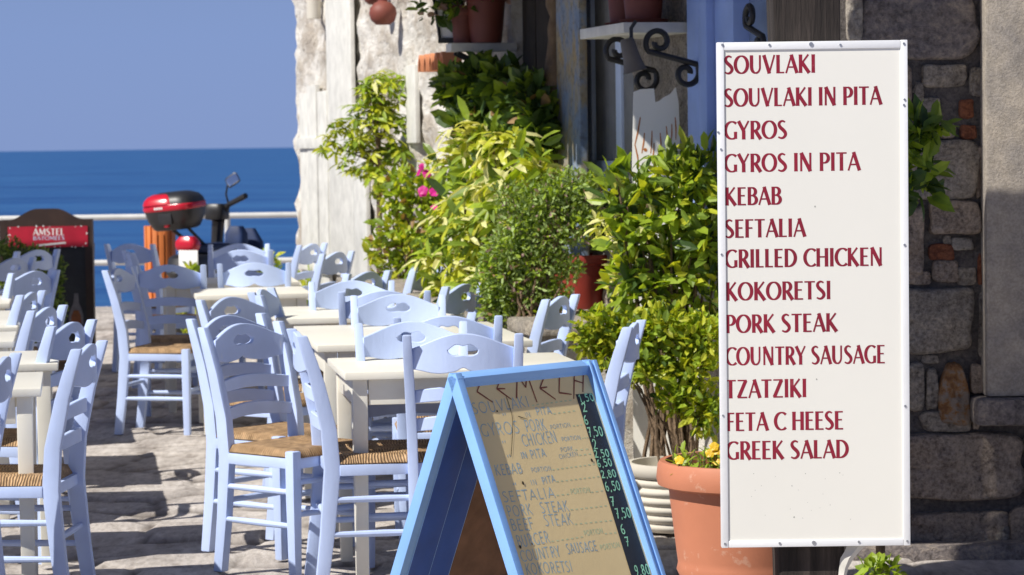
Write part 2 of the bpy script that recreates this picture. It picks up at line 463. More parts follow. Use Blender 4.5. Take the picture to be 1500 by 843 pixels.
# glyph: (advance, [(points, weight or None for pen)]); weight 1 = stem, about .45 = hairline
T_, H_ = 1.0, .46
GL = {
 'A': (.62, [([(.03,0),(.32,1)], .5), ([(.30,1),(.60,0)], 1), ([(.15,.33),(.48,.33)], H_)]),
 'B': (.54, [([(.11,0),(.11,1)], 1), ([(.1,.96)]+arc(.24,.745,.20,.215,90,-90)+[(.1,.53)], None), ([(.1,.53)]+arc(.25,.285,.235,.245,90,-90)+[(.1,.04)], None)]),
 'C': (.60, [(arc(.40,.5,.34,.465,48,312,24), None)]),
 'D': (.68, [([(.11,0),(.11,1)], 1), ([(.1,.96)]+arc(.22,.5,.37,.46,90,-90,20)+[(.1,.04)], None)]),
 'E': (.48, [([(.11,0),(.11,1)], 1), ([(.1,.96),(.45,.96)], H_), ([(.1,.53),(.40,.53)], H_), ([(.1,.04),(.46,.04)], H_)]),
 'F': (.45, [([(.11,0),(.11,1)], 1), ([(.1,.96),(.44,.96)], H_), ([(.1,.52),(.39,.52)], H_)]),
 'G': (.66, [(arc(.40,.5,.34,.465,50,296,24), None), ([(.58,.0+.04),(.58,.42)], .9)]),
 'H': (.66, [([(.11,0),(.11,1)], 1), ([(.55,0),(.55,1)], 1), ([(.1,.53),(.55,.53)], H_)]),
 'I': (.23, [([(.115,0),(.115,1)], 1)]),
 'K': (.60, [([(.11,0),(.11,1)], 1), ([(.13,.46),(.52,1)], .52), ([(.19,.56),(.56,0)], 1.05)]),
 'L': (.44, [([(.11,0),(.11,1)], 1), ([(.1,.04),(.43,.04)], H_)]),
 'M': (.80, [([(.08,0),(.14,1)], .55), ([(.13,1),(.40,.15)], 1), ([(.39,.12),(.66,1)], .55), ([(.66,1),(.73,0)], 1)]),
 'N': (.68, [([(.10,0),(.10,1)], .6), ([(.10,1),(.57,0)], 1.05), ([(.57,0),(.57,1)], .6)]),
 'O': (.74, [(arc(.37,.5,.32,.465,90,450,32), None)]),
 'P': (.52, [([(.11,0),(.11,1)], 1), ([(.1,.96)]+arc(.24,.70,.225,.26,90,-90)+[(.1,.44)], None)]),
 'R': (.56, [([(.11,0),(.11,1)], 1), ([(.1,.96)]+arc(.24,.72,.205,.24,90,-90)+[(.1,.48)], None), ([(.25,.50),(.54,0)], 1.05)]),
 'S': (.47, [(crv([(.39,.90),(.25,.965),(.12,.90),(.075,.77),(.14,.62),(.27,.49),(.38,.35),(.40,.20),(.30,.065),(.17,.035),(.03,.10)]), 's')]),
 'T': (.54, [([(.27,0),(.27,1)], 1), ([(.0,.96),(.54,.96)], H_)]),
 'U': (.66, [([(.10,1),(.10,.36)]+arc(.32,.36,.22,.325,180,270,10), None), (arc(.32,.36,.22,.325,270,360,10)+[(.54,.36),(.54,1)], .55)]),
 'V': (.60, [([(.03,1),(.31,0)], 1), ([(.30,0),(.58,1)], .5)]),
 'W': (.86, [([(.03,1),(.24,0)], 1), ([(.24,0),(.43,1)], .5), ([(.43,1),(.63,0)], 1), ([(.63,0),(.83,1)], .5)]),
 'Y': (.56, [([(.02,1),(.28,.46)], 1), ([(.27,.46),(.54,1)], .5), ([(.28,.48),(.28,0)], 1)]),
 'Z': (.56, [([(.04,.96),(.53,.96)], H_), ([(.47,.95),(.09,.04)], 1), ([(.03,.04),(.54,.04)], H_)]),
 '0': (.5, [(arc(.25,.5,.2,.47,90,450,20), None)]),
 '1': (.34, [([(.05,.75),(.2,1),(.2,0)], None)]),
 '2': (.5, [(crv([(.05,.75),(.15,.96),(.33,.92),(.38,.7),(.25,.4),(.05,.06)])+[(.46,.06)], None)]),
 '5': (.5, [([(.42,.97),(.12,.97),(.09,.58)], None), (crv([(.09,.58),(.26,.62),(.40,.45),(.38,.18),(.22,.03),(.05,.1)]), None)]),
 '6': (.5, [(crv([(.36,.97),(.15,.75),(.07,.4),(.12,.1),(.28,.03),(.40,.2),(.36,.44),(.2,.48),(.09,.34)]), None)]),
 '7': (.5, [([(.05,.96),(.42,.96),(.18,0)], None), ([(.12,.5),(.40,.5)], None)]),
 '8': (.5, [(arc(.25,.73,.15,.23,90,450,16), None), (arc(.25,.26,.19,.24,90,450,16), None)]),
 '9': (.5, [(arc(.24,.70,.17,.26,0,360,16), None), ([(.41,.7),(.36,.3),(.2,.02)], None)]),
 ',': (.22, [([(.13,.08),(.06,-.16)], None)]),
 '"': (.40, [([(.12,.7),(.10,.38)], None), ([(.28,.72),(.26,.40)], None)]),
 '-': (.40, [([(.06,.45),(.30,.45)], None)]),
}
def ribbon(mb, pts, wid, place, lift, m=0):
    """flat stroke: pts in 2D, wid per point, place(x,y,lift) -> 3D"""
    L = []; Rr = []
    n = len(pts)
    closed = n > 3 and math.dist(pts[0], pts[-1]) < 1e-6
    for i in range(n):
        a = pts[i-1] if i > 0 else (pts[-2] if closed else None)
        b = pts[i+1] if i < n-1 else (pts[1] if closed else None)
        p = pts[i]
        d1 = (p[0]-a[0], p[1]-a[1]) if a else None
        d2 = (b[0]-p[0], b[1]-p[1]) if b else None
        def nrm(d):
            l = math.hypot(*d) or 1; return (d[0]/l, d[1]/l)
        if d1 and d2:
            d1 = nrm(d1); d2 = nrm(d2); d = nrm((d1[0]+d2[0], d1[1]+d2[1]))
            k = 1/max(.5, math.sqrt(max(0,(1+d1[0]*d2[0]+d1[1]*d2[1])/2)))
        else:
            d = nrm(d1 or d2); k = 1
        h = wid[i]*.5*k
        L.append((p[0]-d[1]*h, p[1]+d[0]*h)); Rr.append((p[0]+d[1]*h, p[1]-d[0]*h))
    vs = [place(x, y, lift) for x, y in L] + [place(x, y, lift) for x, y in Rr]
    fs = [(n+i, n+i+1, i+1, i) for i in range(n-1)]
    mb.add(vs, fs, m)
def text(mb, s, place, cap, width=None, thick=.188, thin=.078, gap=.06, uniform=None, jitter=0.0, rng=None, m=0, space=.26, base=0.0003):
    """lettering laid out from x=0 in units of cap height, scaled to `width`; place(x,y,lift) maps metres on the surface to 3D"""
    adv = 0; lay = []
    for ch in s:
        if ch == ' ': adv += space; continue
        g = GL[ch]; lay.append((adv, g)); adv += g[0] + gap
    adv -= gap
    sx = (width/ (adv*cap)) if width else 1.0
    for (x0, g) in lay:
        jx = rng.uniform(-1,1)*jitter if rng else 0; jy = rng.uniform(-1,1)*jitter if rng else 0
        rot = rng.uniform(-1,1)*jitter*1.2 if rng else 0
        for k, (pts, wt) in enumerate(g[1]):
            pp = []
            for (x, y) in pts:
                if rng: x, y = x - y*rot, y + x*rot
                pp.append(((x0+x+jx)*cap*sx, (y+jy)*cap))
            pp = [q_ for i_, q_ in enumerate(pp) if i_ == 0 or math.dist(q_, pp[i_-1]) > 1e-7]
            if len(pp) == 2 or (wt not in (None, 's') and len(pp) < 4):   # subdivide straights for a slight flare at the ends
                q = []
                for i in range(len(pp)-1):
                    for t in (0,.08,.5,.92):
                        q.append((pp[i][0]+(pp[i+1][0]-pp[i][0])*t, pp[i][1]+(pp[i+1][1]-pp[i][1])*t))
                q.append(pp[-1]); pp = q
            wd = []
            n = len(pp)
            for i in range(n):
                if uniform: wd.append(uniform*(1+(rng.uniform(-.25,.25) if rng else 0))); continue
                a = pp[max(i-1,0)]; b = pp[min(i+1,n-1)]
                if math.dist(pp[0], pp[-1]) < 1e-6 and i in (0, n-1): a = pp[-2]; b = pp[1]
                dx, dy = b[0]-a[0], b[1]-a[1]; l = math.hypot(dx,dy) or 1
                if wt is None: wv = thin + (thick-thin)*abs(dy/l)**1.3
                elif wt == 's': wv = thin*1.1 + (thick-thin)*(max(0, math.sin(math.pi*i/(n-1)))**1.5)
                else:
                    wv = thick*wt if wt >= .5 else thin*wt/H_
                    if n <= 9: wv *= 1 + .10*abs(2*i/(n-1)-1)**3
                wd.append(wv*cap*min(1.0, max(.8, sx)))
            ribbon(mb, pp, wd, place, base + k*.00012, m)

# ================================================================== SETTING
# sea: far sheet below the quay
mb = MB()
mb.add([(-9000,26.9,-2.2),(9000,26.9,-2.2),(9000,40000,-2.2),(-9000,40000,-2.2)], [(0,1,2,3)])
tag(mb.build('sea', SEA, smooth=False), kind='structure')

# ground: one sheet of worn irregular flagstones, edge of the quay at y = 27
rng = np.random.default_rng(4)
def build_ground():
    cell = .52
    X0, X1, Y0, Y1 = -9.0, 7.0, -4.0, 27.0
    gx = int((X1-X0)/cell)+3; gy = int((Y1-Y0)/(cell*.8))+3
    pts = np.stack(np.meshgrid(np.arange(gx), np.arange(gy), indexing='ij'), -1).astype(float)
    pts += rng.uniform(-.42,.42,pts.shape)
    pts[...,0] = X0 + pts[...,0]*cell; pts[...,1] = Y0 + pts[...,1]*cell*.8
    hts = rng.uniform(-.012,.012,(gx,gy)); tilt = rng.uniform(-.028,.028,(gx,gy,2))
    xs = np.concatenate([np.arange(X0,-3.6,.3), np.arange(-3.6,2.6,.035), np.arange(2.6,X1+.01,.3)])
    ys = np.concatenate([np.arange(Y0,7.6,.3), np.arange(7.6,20,.035), np.arange(20,Y1,.09), [Y1]])
    XX, YY = np.meshgrid(xs, ys, indexing='ij')
    d1 = np.full(XX.shape, 9.0); d2 = d1.copy(); h = np.zeros(XX.shape)
    ci = ((XX-X0)/cell).round().astype(int); cj = ((YY-Y0)/(cell*.8)).round().astype(int)
    for a in (-2,-1,0,1,2):
        for b in (-2,-1,0,1,2):
            i = np.clip(ci+a,0,gx-1); j = np.clip(cj+b,0,gy-1)
            dx = XX-pts[i,j,0]; dy = (YY-pts[i,j,1])
            d = np.hypot(dx,dy)
            hh = hts[i,j]+tilt[i,j,0]*dx+tilt[i,j,1]*dy
            nearer = d < d1
            d2 = np.where(nearer, d1, np.minimum(d2, d)); h = np.where(nearer, hh, h); d1 = np.where(nearer, d, d1)
    e = np.clip((d2-d1)/.055, 0, 1)
    zz = h*e - .022*(1-e)**2 - .008
    n1, n2 = XX.shape
    co = np.stack([XX, YY, zz], -1).reshape(-1,3)
    idx = np.arange(n1*n2).reshape(n1,n2)
    fc = np.stack([idx[:-1,:-1], idx[1:,:-1], idx[1:,1:], idx[:-1,1:]], -1).reshape(-1,4)
    me = bpy.data.meshes.new('ground')
    # skirt: the quay face down to the water
    base = len(co)
    q = np.array([[X0,Y1,-3.2],[X1,Y1,-3.2],[X0,Y1,-.02],[X1,Y1,-.02]])
    me.from_pydata(np.concatenate([co,q]).tolist(), [], fc.tolist()+[[base+1,base,base+2,base+3]])
    me.materials.append(PAVE)
    at = me.color_attributes.new('joint', 'FLOAT_COLOR', 'POINT')
    jv = np.clip(e.reshape(-1)*1.4, 0, 1); jv = np.concatenate([jv, np.ones(4)])
    at.data.foreach_set('color', np.stack([jv,jv,jv,np.ones_like(jv)],-1).reshape(-1))
    me.polygons.foreach_set('use_smooth', [True]*len(me.polygons))
    o = bpy.data.objects.new('ground', me); COL.objects.link(o)
    tag(o, kind='structure')
build_ground()

# ------------------------------------------------------------------ the old building along the terrace
FA = R(14.5)
P0 = Vector((-1.64, 21.0, 0))
FU = Vector((math.sin(FA), -math.cos(FA), 0))       # along the facade towards the camera
FN = Vector((-math.cos(FA), -math.sin(FA), 0))      # outwards, to the terrace
FZ = Vector((0,0,1))
def fac(x, y, off=0.0):
    """photo pixel -> (t, z) on the facade plane shifted outwards by off"""
    p = on_plane(x, y, P0 + FN*off, FN)
    return (p - P0).dot(FU), p.z
def ft(x, off=0.0): return fac(x, 200, off)[0]
def fpt(t, z, off=0.0): return P0 + FU*t + FN*off + FZ*z

bld = thing('stone_building', 'long old whitewashed rubble building with blue door frames beside the terrace', 'building', P0)
def fbox(mb, t0, t1, z0, z1, o0, o1, m=0):
    mb.obox(P0, FU, FN, FZ, (t0,t1), (o0,o1), (z0,z1), m)
tD0, tD1 = ft(752), ft(858)          # dark doorway
tW0, tW1 = ft(862), ft(1016)
def rough_wall(name, t0, t1, z0, z1, thick, mat, seed, amp=.035, step=.06, parent=bld, off=0.0):
    """wall slab with an uneven, hand-laid face"""
    nt_, nz_ = max(2,int((t1-t0)/step)), max(2,int((z1-z0)/step))
    rg = np.random.default_rng(seed)
    from mathutils import noise as MN
    mb = MB(); vs = []
    for i in range(nt_+1):
        for k in range(nz_+1):
            t = t0+(t1-t0)*i/nt_; z = z0+(z1-z0)*k/nz_
            q = Vector((t*1.5+seed, z*4.2, seed*1.7))
            d = MN.noise(q)*amp + MN.noise(q*2.7)*amp*.5 + MN.noise(q*7)*amp*.25
            dt = MN.noise(q*1.9+Vector((9,4,2)))*amp*1.1 if i in (0,) else 0
            vs.append(fpt(t+dt, z, off+d))
    fs = []
    for i in range(nt_):
        for k in range(nz_):
            a = i*(nz_+1)+k
            fs.append((a, a+1, a+nz_+2, a+nz_+1))
    b = len(vs)
    rim = [i*(nz_+1) for i in range(nt_+1)] + [nt_*(nz_+1)+k for k in range(1,nz_+1)] + [i*(nz_+1)+nz_ for i in range(nt_-1,-1,-1)] + [k for k in range(nz_-1,0,-1)]
    for i in rim:
        vs.append(Vector(vs[i]) - FN*thick)
    n = len(rim)
    for j in range(n):
        fs.append((rim[j], rim[(j+1)%n], b+(j+1)%n, b+j))
    fs.append(tuple(b+j for j in range(n)))
    mb.add(vs, fs)
    return mb.build(name, mat, parent, world=True, angle=60)
rough_wall('wall', 0, tD0, -.05, 4.6, .5, PLASTER, 3, .05)
rough_wall('wall', tD1, 10.95, -.05, 1.05, .5, PLASTER, 8)
rough_wall('wall', ft(926), tW1, 1.05, 4.6, .5, STONEG, 12, .03)
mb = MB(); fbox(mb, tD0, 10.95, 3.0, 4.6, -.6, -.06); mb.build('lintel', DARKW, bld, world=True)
# dark doorway: recessed old door of boards
mb = MB()
fbox(mb, tD0+.002, tD1-.002, -.05, 3.0, -.2, -.085)
for i in range(5):
    a = tD0+(tD1-tD0)*i/5
    fbox(mb, a+.01, a+(tD1-tD0)/5-.01, .05, 2.98, -.084, -.055)
mb.build('door', plain('dark_door_wood', (.035,.028,.022), .8, .3, 8), bld, world=True, bevel=.004)
# back end return wall, roof
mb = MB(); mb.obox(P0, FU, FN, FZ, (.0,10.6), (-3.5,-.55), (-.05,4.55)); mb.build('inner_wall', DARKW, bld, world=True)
mb = MB(); mb.obox(P0, FU, FN, FZ, (-.2,10.6), (-3.7,.25), (4.61,4.75)); mb.build('roof', TERRA, bld, world=True)
# white plank shutter and plaster strips near the sea end
mb = MB()
t0, z0 = fac(446, 392, .04); t1, z1 = fac(482, 140, .04)
w_ = (t1-t0)/3
for i in range(3):
    fbox(mb, t0+i*w_+.008, t0+(i+1)*w_-.008, 0.3, 1.93+.05*(i%2), .035, .06+.008*(i%2))
fbox(mb, t0-.02, t1+.02, 1.52, 1.60, .062, .085); fbox(mb, t0-.02, t1+.02, .62, .70, .062, .085)
mb.build('shutter', SLATE, bld, world=True, bevel=.003)
for (xa, xb, ya, yb) in ((487,516,-40,400),(524,538,150,420),(600,612,95,210)):
    ta, za = fac(xa, yb, .03); tb, zb = fac(xb, ya, .03)
    mb = MB(); fbox(mb, ta, tb, max(za,.3), zb, .02, .05)
    mb.build('timber_strip', SLATE, bld, world=True, bevel=.006)
# round pipe stub high on the wall
mb = MB()
ta, za = fac(458, 40, .1); c = fpt(ta, za+.06, .09)
mb.tube([c, c+FZ*.32], .052, 16); mb.tube([c+FZ*.1-FN*.1, c+FZ*.1], .02, 8)
mb.build('pipe_stub', WHITEPOT, bld, world=True)
# bracketed shelf by the doorway
def shelf(parent, xa, xb, ytop, o1, thick, name='shelf'):
    ta, tb = ft(xa, o1), ft(xb, .0)
    z = fac((xa+xb)/2, ytop, o1*.6)[1]
    mb = MB(); fbox(mb, ta, tb, z-thick, z, -.02, o1)
    return mb.build(name, SLATE, parent, world=True, bevel=.004), ta, tb, z
sh1, sa, sb, sz1 = shelf(bld, 655, 754, 62, .34, .045)
for q in (.2, .8):
    mb = MB()
    t = sa+(sb-sa)*q
    pts = [fpt(t, sz1-.3, .0), fpt(t, sz1-.22, .04), fpt(t, sz1-.1, .2), fpt(t, sz1-.05, .3)]
    mb.tube(pts, .012, 8); mb.build('bracket', BLACKM, sh1, world=True)
sh2, sa2, sb2, sz2 = shelf(bld, 851, 1014, 36, .30, .045)
def scroll(c0, ax, az, size, mbx, r=.017):
    """S scroll bracket in the plane ax, az"""
    P = []
    for i in range(30):
        a = R(-40 + 400*i/29); rr = .30*(1-.72*i/29)
        P.append((-.30 + rr*math.cos(PI-a)*1.0, .33 + rr*math.sin(PI-a)))
    P.reverse()
    Q = [(-p[0], -p[1]) for p in reversed(P)]
    pts = [c0 + ax*(p[0]*size) + az*(p[1]*size) for p in P+Q]
    mbx.tube(pts, r, 8)
for k, (xc, yc) in enumerate(((925, 95), (985, 85))):
    mb = MB()
    tt, zz = fac(xc, yc, .14)
    scroll(fpt(tt, zz, .14), -FN, FZ, .20, mb, .0125)
    mb.build('scroll_bracket', BLACKM, sh2, world=True)
# pale blue window with cloth behind its panes
win = MB()
ta, tb, tc2 = ft(861), ft(905), ft(914)
zb = fac(880, 285)[1]
for (a, b) in ((ta, ta+.085), (tb-.02, tb+.07)):
    fbox(win, a, b, zb, 3.0, -.03, .004)
fbox(win, ta+.085, tb-.02, zb, zb+.16, -.03, .003)
fbox(win, ta+.085, tb-.02, 2.55, 2.63, -.03, .003)
wf = win.build('window', FRAMEL, bld, world=True, bevel=.006)
mb = MB()
n = 24; vs = []; 
for i in range(n+1):
    t = ta+.08+(tb-ta-.1)*i/n
    for z in (zb+.15, 2.56): vs.append(fpt(t, z, -.022+.008*math.sin(i*1.9)))
mb.add(vs, [(2*i, 2*i+2, 2*i+3, 2*i+1) for i in range(n)])
mb.build('curtain', GREYCL, wf, world=True)
mb = MB(); fbox(mb, tb+.072, ft(926)-.002, 1.05, 3.0, -.3, -.01); mb.build('jamb', GREYCL, bld, world=True)
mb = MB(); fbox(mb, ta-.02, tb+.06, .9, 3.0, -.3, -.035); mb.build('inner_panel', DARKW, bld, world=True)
# broad blue door frame near the right end
dr = MB()
t0, t1 = ft(1017), ft(1082)
fbox(dr, t0, t0+.22, 1.05, 3.0, -.1, .03); fbox(dr, t0+.225, t0+.33, 1.05, 3.0, -.1, .055); fbox(dr, t0+.335, t1, 1.05, 3.0, -.1, .02)
df = dr.build('door_frame', FRAMEB, bld, world=True, bevel=.008)
mb = MB(); fbox(mb, t1, 10.93, 1.05, 3.0, -.2, -.05)
mb.build('door_leaf', painted('blue_grey_door', (.20,.27,.42), scale=5, rough=.4), df, world=True)
mb = MB(); tt, zz = fac(1105, 46, .02); scroll(fpt(tt, zz, .02), FU, FZ, .18, mb, .013); mb.build('door_scroll', BLACKM, df, world=True)

# stone ledge running along the foot of the building
mb = MB()
led = thing('stone_ledge', 'low rough stone ledge carrying the red flowerpot at the foot of the building', 'ledge', fpt(6,0,.3))
rough_wall('wall', 4.6, 9.1, -.05, .70, .5, PLASTER, 21, .05, .06, led, .52)
mb = MB(); mb.obox(P0, FU, FN, FZ, (4.55,9.15), (.05,.58), (.68,.745)); mb.build('coping', STONEL, led, world=True, bevel=.015)

# awning above the shop front: it shades the upper part of the facade
aw = thing('shop_awning', 'beige canvas awning projecting over the shelves and blue frames of the old building', 'awning', fpt(7,2.9,0))
mb = MB()
mb.add([fpt(6.0,2.95,.0), fpt(11.2,2.95,.0), fpt(11.2,2.62,1.05), fpt(6.0,2.62,1.05), fpt(6.0,2.93,.0), fpt(11.2,2.93,.0), fpt(11.2,2.60,1.05), fpt(6.0,2.60,1.05)],
       [(0,1,2,3),(7,6,5,4),(0,3,7,4),(3,2,6,7),(2,1,5,6),(1,0,4,5)])
mb.build('canvas', CANVAS, aw, world=True, smooth=False)
rg = random.Random(5)
mb = MB(); t = 6.0
while t < 11.15:
    h = rg.uniform(.05,.15); wd = rg.uniform(.03,.08)
    fbox(mb, t, t+wd, 2.6-h, 2.6, 1.04, 1.05); t += wd+.012
mb.build('fringe', CANVAS, aw, world=True, smooth=False)

# ------------------------------------------------------------------ stone house at the right, facing the camera
WY = 10.1
hs = thing('stone_house', 'house wall of big dark stones with a grey concrete pilaster behind the white menu sign', 'house', (2.4, WY, 0))
mb = MB()
xL, xR = at_z(1236, WY, 1).x, 4.6
nx, nz = 60, 66
from mathutils import noise as MN
vs = []
for i in range(nx+1):
    for k in range(nz+1):
        x = xL+(xR-xL)*i/nx; z = -.05+4.0*k/nz
        q = Vector((x*5, z*5, 2.0))
        vs.append((x, WY - MN.noise(q)*.02 - MN.noise(q*2.3)*.012, z))
fs = [(i*(nz+1)+k, (i+1)*(nz+1)+k, (i+1)*(nz+1)+k+1, i*(nz+1)+k+1) for i in range(nx) for k in range(nz)]
mb.add(vs, fs)
mb.box(xL, xR, WY+.04, WY+.6, -.05, 3.95)
hw = mb.build('wall', MORTAR, hs, world=True)
def stone(mb, x0, y0, x1, y1, m, seed, proud=.03, point=0.0, wob=.09):
    """one hand-laid stone bulging from the wall; corners given as photo pixels on the wall plane"""
    g_ = 3 if x1-x0 > 45 else 1
    a = px(x0-g_, y1+g_, WY); b = px(x1+g_, y0-g_, WY)
    cx, cz = (a.x+b.x)/2, (a.z+b.z)/2; rx, rz = (b.x-a.x)/2, (b.z-a.z)/2
    rg = random.Random(seed); n = 64
    ph = [rg.uniform(0, 6.28) for _ in range(6)]
    ex = rg.uniform(4.5, 8)
    rings = []
    for (s_, d) in ((1.02, -.03), (1.0, proud*.35), (.975, proud*.75), (.93, proud*.95), (.84, proud*1.0), (.7, proud*1.04), (.55, proud*1.06), (.4, proud*1.07), (.25, proud*1.08), (.12, proud*1.08)):
        ring = []
        for j in range(n):
            q = 2*PI*j/n
            c, s2 = math.cos(q), math.sin(q)
            rad = 1/((abs(c)**ex + abs(s2)**ex)**(1/ex))
            rad *= 1 + wob*(.5*math.sin(2*q+ph[0])+.45*math.sin(3*q+ph[1])+.3*math.sin(5*q+ph[2])+.2*math.sin(9*q+ph[3]))*.7
            X = c*rad*s_*rx; Z = s2*rad*s_*rz
            if point and Z > 0: X *= 1-point*(Z/rz)
            q2 = Vector((cx+X, cz+Z, seed))*9
            ring.append((cx+X, WY - d - (MN.noise(q2)*.016+MN.noise(q2*2.5)*.010+MN.noise(q2*6)*.005 if d > 0 else 0), cz+Z))
        rings.append(ring)
    vs = [p for r in rings for p in r]; vs.append((cx, WY-proud*1.08, cz))
    fs = []
    for i in range(len(rings)-1):
        for j in range(n):
            fs.append((i*n+j, i*n+(j+1)%n, (i+1)*n+(j+1)%n, (i+1)*n+j))
    L = (len(rings)-1)*n
    for j in range(n): fs.append((L+j, L+(j+1)%n, len(vs)-1))
    mb.add(vs, fs, m)
mb = MB(); ST = [STONEG, STONEP, STONEB, STONEO, STONEL, BRICK]
lst = [(1263,-12,1426,88,2,.03,0),(1354,97,1411,126,0,.03,0),(1351,144,1376,171,0,.02,0),(1405,147,1425,173,5,.02,0),(1407,184,1429,204,5,.02,0),
 (1300,207,1429,291,0,.035,0),(1364,296,1433,341,1,.04,0),(1394,349,1424,366,4,.02,0),(1361,358,1396,381,5,.02,0),(1366,382,1402,413,1,.025,0),
 (1330,398,1362,417,1,.02,0),(1328,305,1351,402,1,.03,0),(1318,424,1421,514,0,.04,0),(1351,521,1373,532,0,.015,0),(1374,532,1419,621,3,.035,.55),
 (1318,532,1352,602,0,.03,0),(1300,637,1498,729,1,.05,0),(1330,752,1474,812,1,.035,0),(1432,370,1446,417,5,.015,0),(1335,790,1350,803,4,.012,0),(1362,788,1384,808,4,.015,0),
 (1240,-8,1262,62,4,.03,0),(1340,120,1352,205,0,.02,0),(1500,640,1600,720,0,.04,0),(1480,740,1620,800,1,.04,0),
 (1240,95,1330,200,1,.03,0),(1240,215,1296,300,0,.03,0),(1240,310,1322,400,2,.03,0),(1240,410,1312,520,1,.03,0),(1240,530,1310,625,0,.03,0),(1240,640,1294,730,1,.03,0),(1245,745,1322,812,0,.03,0),(1420,100,1436,140,0,.02,0),(1356,182,1398,203,1,.02,0),(1402,392,1428,417,0,.02,0),(1422,535,1440,575,1,.025,0),(1357,540,1372,600,0,.02,0),(1352,604,1420,630,0,.02,0),(1425,588,1432,628,1,.02,0),(1440,770,1478,812,0,.03,0),(1336,130,1350,140,4,.01,0),(1382,318+28,1392,357,0,.012,0),(1430,215,1443,290,1,.02,0),(1434,430,1444,520,0,.02,0)]
for k, (a,b,c,d,m,pr,pt) in enumerate(lst): stone(mb, a,b,c,d,m,k+3,pr,pt)
rg = random.Random(11)
for i in range(5):
    for k in range(9):
        x0 = 1590+i*115+rg.uniform(-12,12); y0 = -140+k*105+rg.uniform(-10,10)
        stone(mb, x0, y0, x0+rg.uniform(75,105), y0+rg.uniform(60,92), rg.choice([0,0,1,2]), 100+i*9+k, .035)
mb.build('masonry', ST, hs, world=True, angle=80)
mb = MB()
pa = px(1446, 582, WY-.12); pb = px(1560, -300, WY-.12)
mb.box(pa.x, pb.x, WY-.12, WY+.02, pa.z, 3.9)
mb.build('pilaster', CONCRETE, hs, world=True, bevel=.012)
mb = MB(); qa = px(1431, 626, WY-.17); qb = px(1575, 581, WY-.17)
mb.box(qa.x, qb.x, WY-.17, WY+.02, qa.z, pa.z-.003)
mb.build('pilaster_base', STONEB, hs, world=True, bevel=.025)
mb = MB(); ka = px(1238, 822, WY-.2)
mb.box(xL, xR, WY-.16, WY+.02, -.05, .04)
mb.build('plinth', STONEB, hs, world=True, bevel=.012)
# unseen panels added only to shade the house wall and paving
rs = thing('wall_shade_caster', 'unseen panel added to cast shade on the dark stone house wall', 'shade caster', (1.0, 9.4, 0))
mb = MB(); rg = random.Random(2)
A_, B_, C_, D_ = Vector((.43,9.23,2.9)), Vector((-1.28,7.62,2.9)), Vector((-.62,7.48,2.9)), Vector((1.9,10.05,2.9))
N = 60
def shade_quad(P, Q, Rq, Sq, name):
    mb = MB()
    for i in range(N):
        a0, a1 = i/N, (i+.97)/N
        v = [P.lerp(Sq,a0), Q.lerp(Rq,a0), Q.lerp(Rq,a1), P.lerp(Sq,a1)]
        mb.add([p for p in v]+[p-Vector((0,0,.015)) for p in v], [(0,1,2,3),(7,6,5,4),(0,4,5,1),(1,5,6,2),(2,6,7,3),(3,7,4,0)])
    return mb.build(name, CANVAS, rs, world=True, smooth=False)
def wallpt(x, z, h=2.9):
    """point at height h that throws its shadow on the house wall at (x, z)"""
    k = (h-z)/SUN.z
    return Vector((x, WY, z)) + SUN*k
shade_quad(wallpt(1.36, 2.75), wallpt(1.15, -.15), wallpt(1.83, -.15), wallpt(1.80, 2.75), 'shade_panel')
shade_quad(wallpt(1.835, 1.12), wallpt(1.835, -1.7), wallpt(3.4, -1.7), wallpt(3.2, 1.0), 'shade_panel')

# ================================================================== MENU SIGN ON ITS POST
SY = 7.50
pc = at_z(1181, SY+.14, 1.0)
post = thing('timber_post', 'dark weathered timber post behind the white menu sign', 'post', (pc.x, SY+.13, 0))
mb = MB(); rg = random.Random(3)
prof = []
for i in range(40):
    z = -.05+4.0*i/39
    a = .19+.006*math.sin(i*1.3); prof.append((z, a, .003*math.sin(i*.9)))
mb.beam([(p[2],0,p[0]) for p in prof], [p[1] for p in prof], .19)
mb.build('shaft', POSTW, post, bevel=.012)
mb = MB()
q0 = px(1256, 800, SY+.0); 
pts = [px(1257,796,SY+.03), px(1250,806,SY+.02), px(1241,818,SY+.02), px(1236,832,SY+.03), px(1233,850,SY+.03), px(1231,872,SY+.03)]
vs = []
for i, p in enumerate(pts):
    h = (.030,.022,.019,.013,.011,.006)[i]
    vs += [p+Vector((-h,0,0)), p+Vector((h*.2,-.008,0)), p+Vector((h,0.002,0))]
mb.add(vs, [(3*i+j, 3*i+j+1, 3*i+j+4, 3*i+j+3) for i in range(5) for j in range(2)])
o = mb.build('rag', plain('white_rag', (.7,.68,.62), .9, .1), post, world=True)

sTL, sTR, sBL, sBR = px(1050,62.5,SY), px(1330,58.5,SY), px(1057,802.5,SY), px(1332.5,799.5,SY)
sx0 = (sTL.x+sBL.x)/2; sx1 = (sTR.x+sBR.x)/2; sz1_ = (sTL.z+sTR.z)/2; sz0 = (sBL.z+sBR.z)/2
sign = thing('menu_sign', 'tall white framed menu board lettered in dark red capitals on a timber post', 'sign', ((sx0+sx1)/2, SY, sz0))
mb = MB(); mb.box(sx0+.006, sx1-.006, SY, SY+.024, sz0+.006, sz1_-.006); mb.build('board', SIGNW, sign, world=True)
mb = MB(); fw = .019
mb.box(sx0, sx0+fw, SY-.0042, SY+.03, sz0, sz1_)
mb.box(sx1-fw, sx1, SY-.0041, SY+.03, sz0, sz1_)
mb.box(sx0+fw+.0006, sx1-fw-.0006, SY-.0040, SY+.03, sz1_-fw*1.15, sz1_-.0005)
mb.box(sx0+fw+.0006, sx1-fw-.0006, SY-.0040, SY+.03, sz0+.0005, sz0+fw)
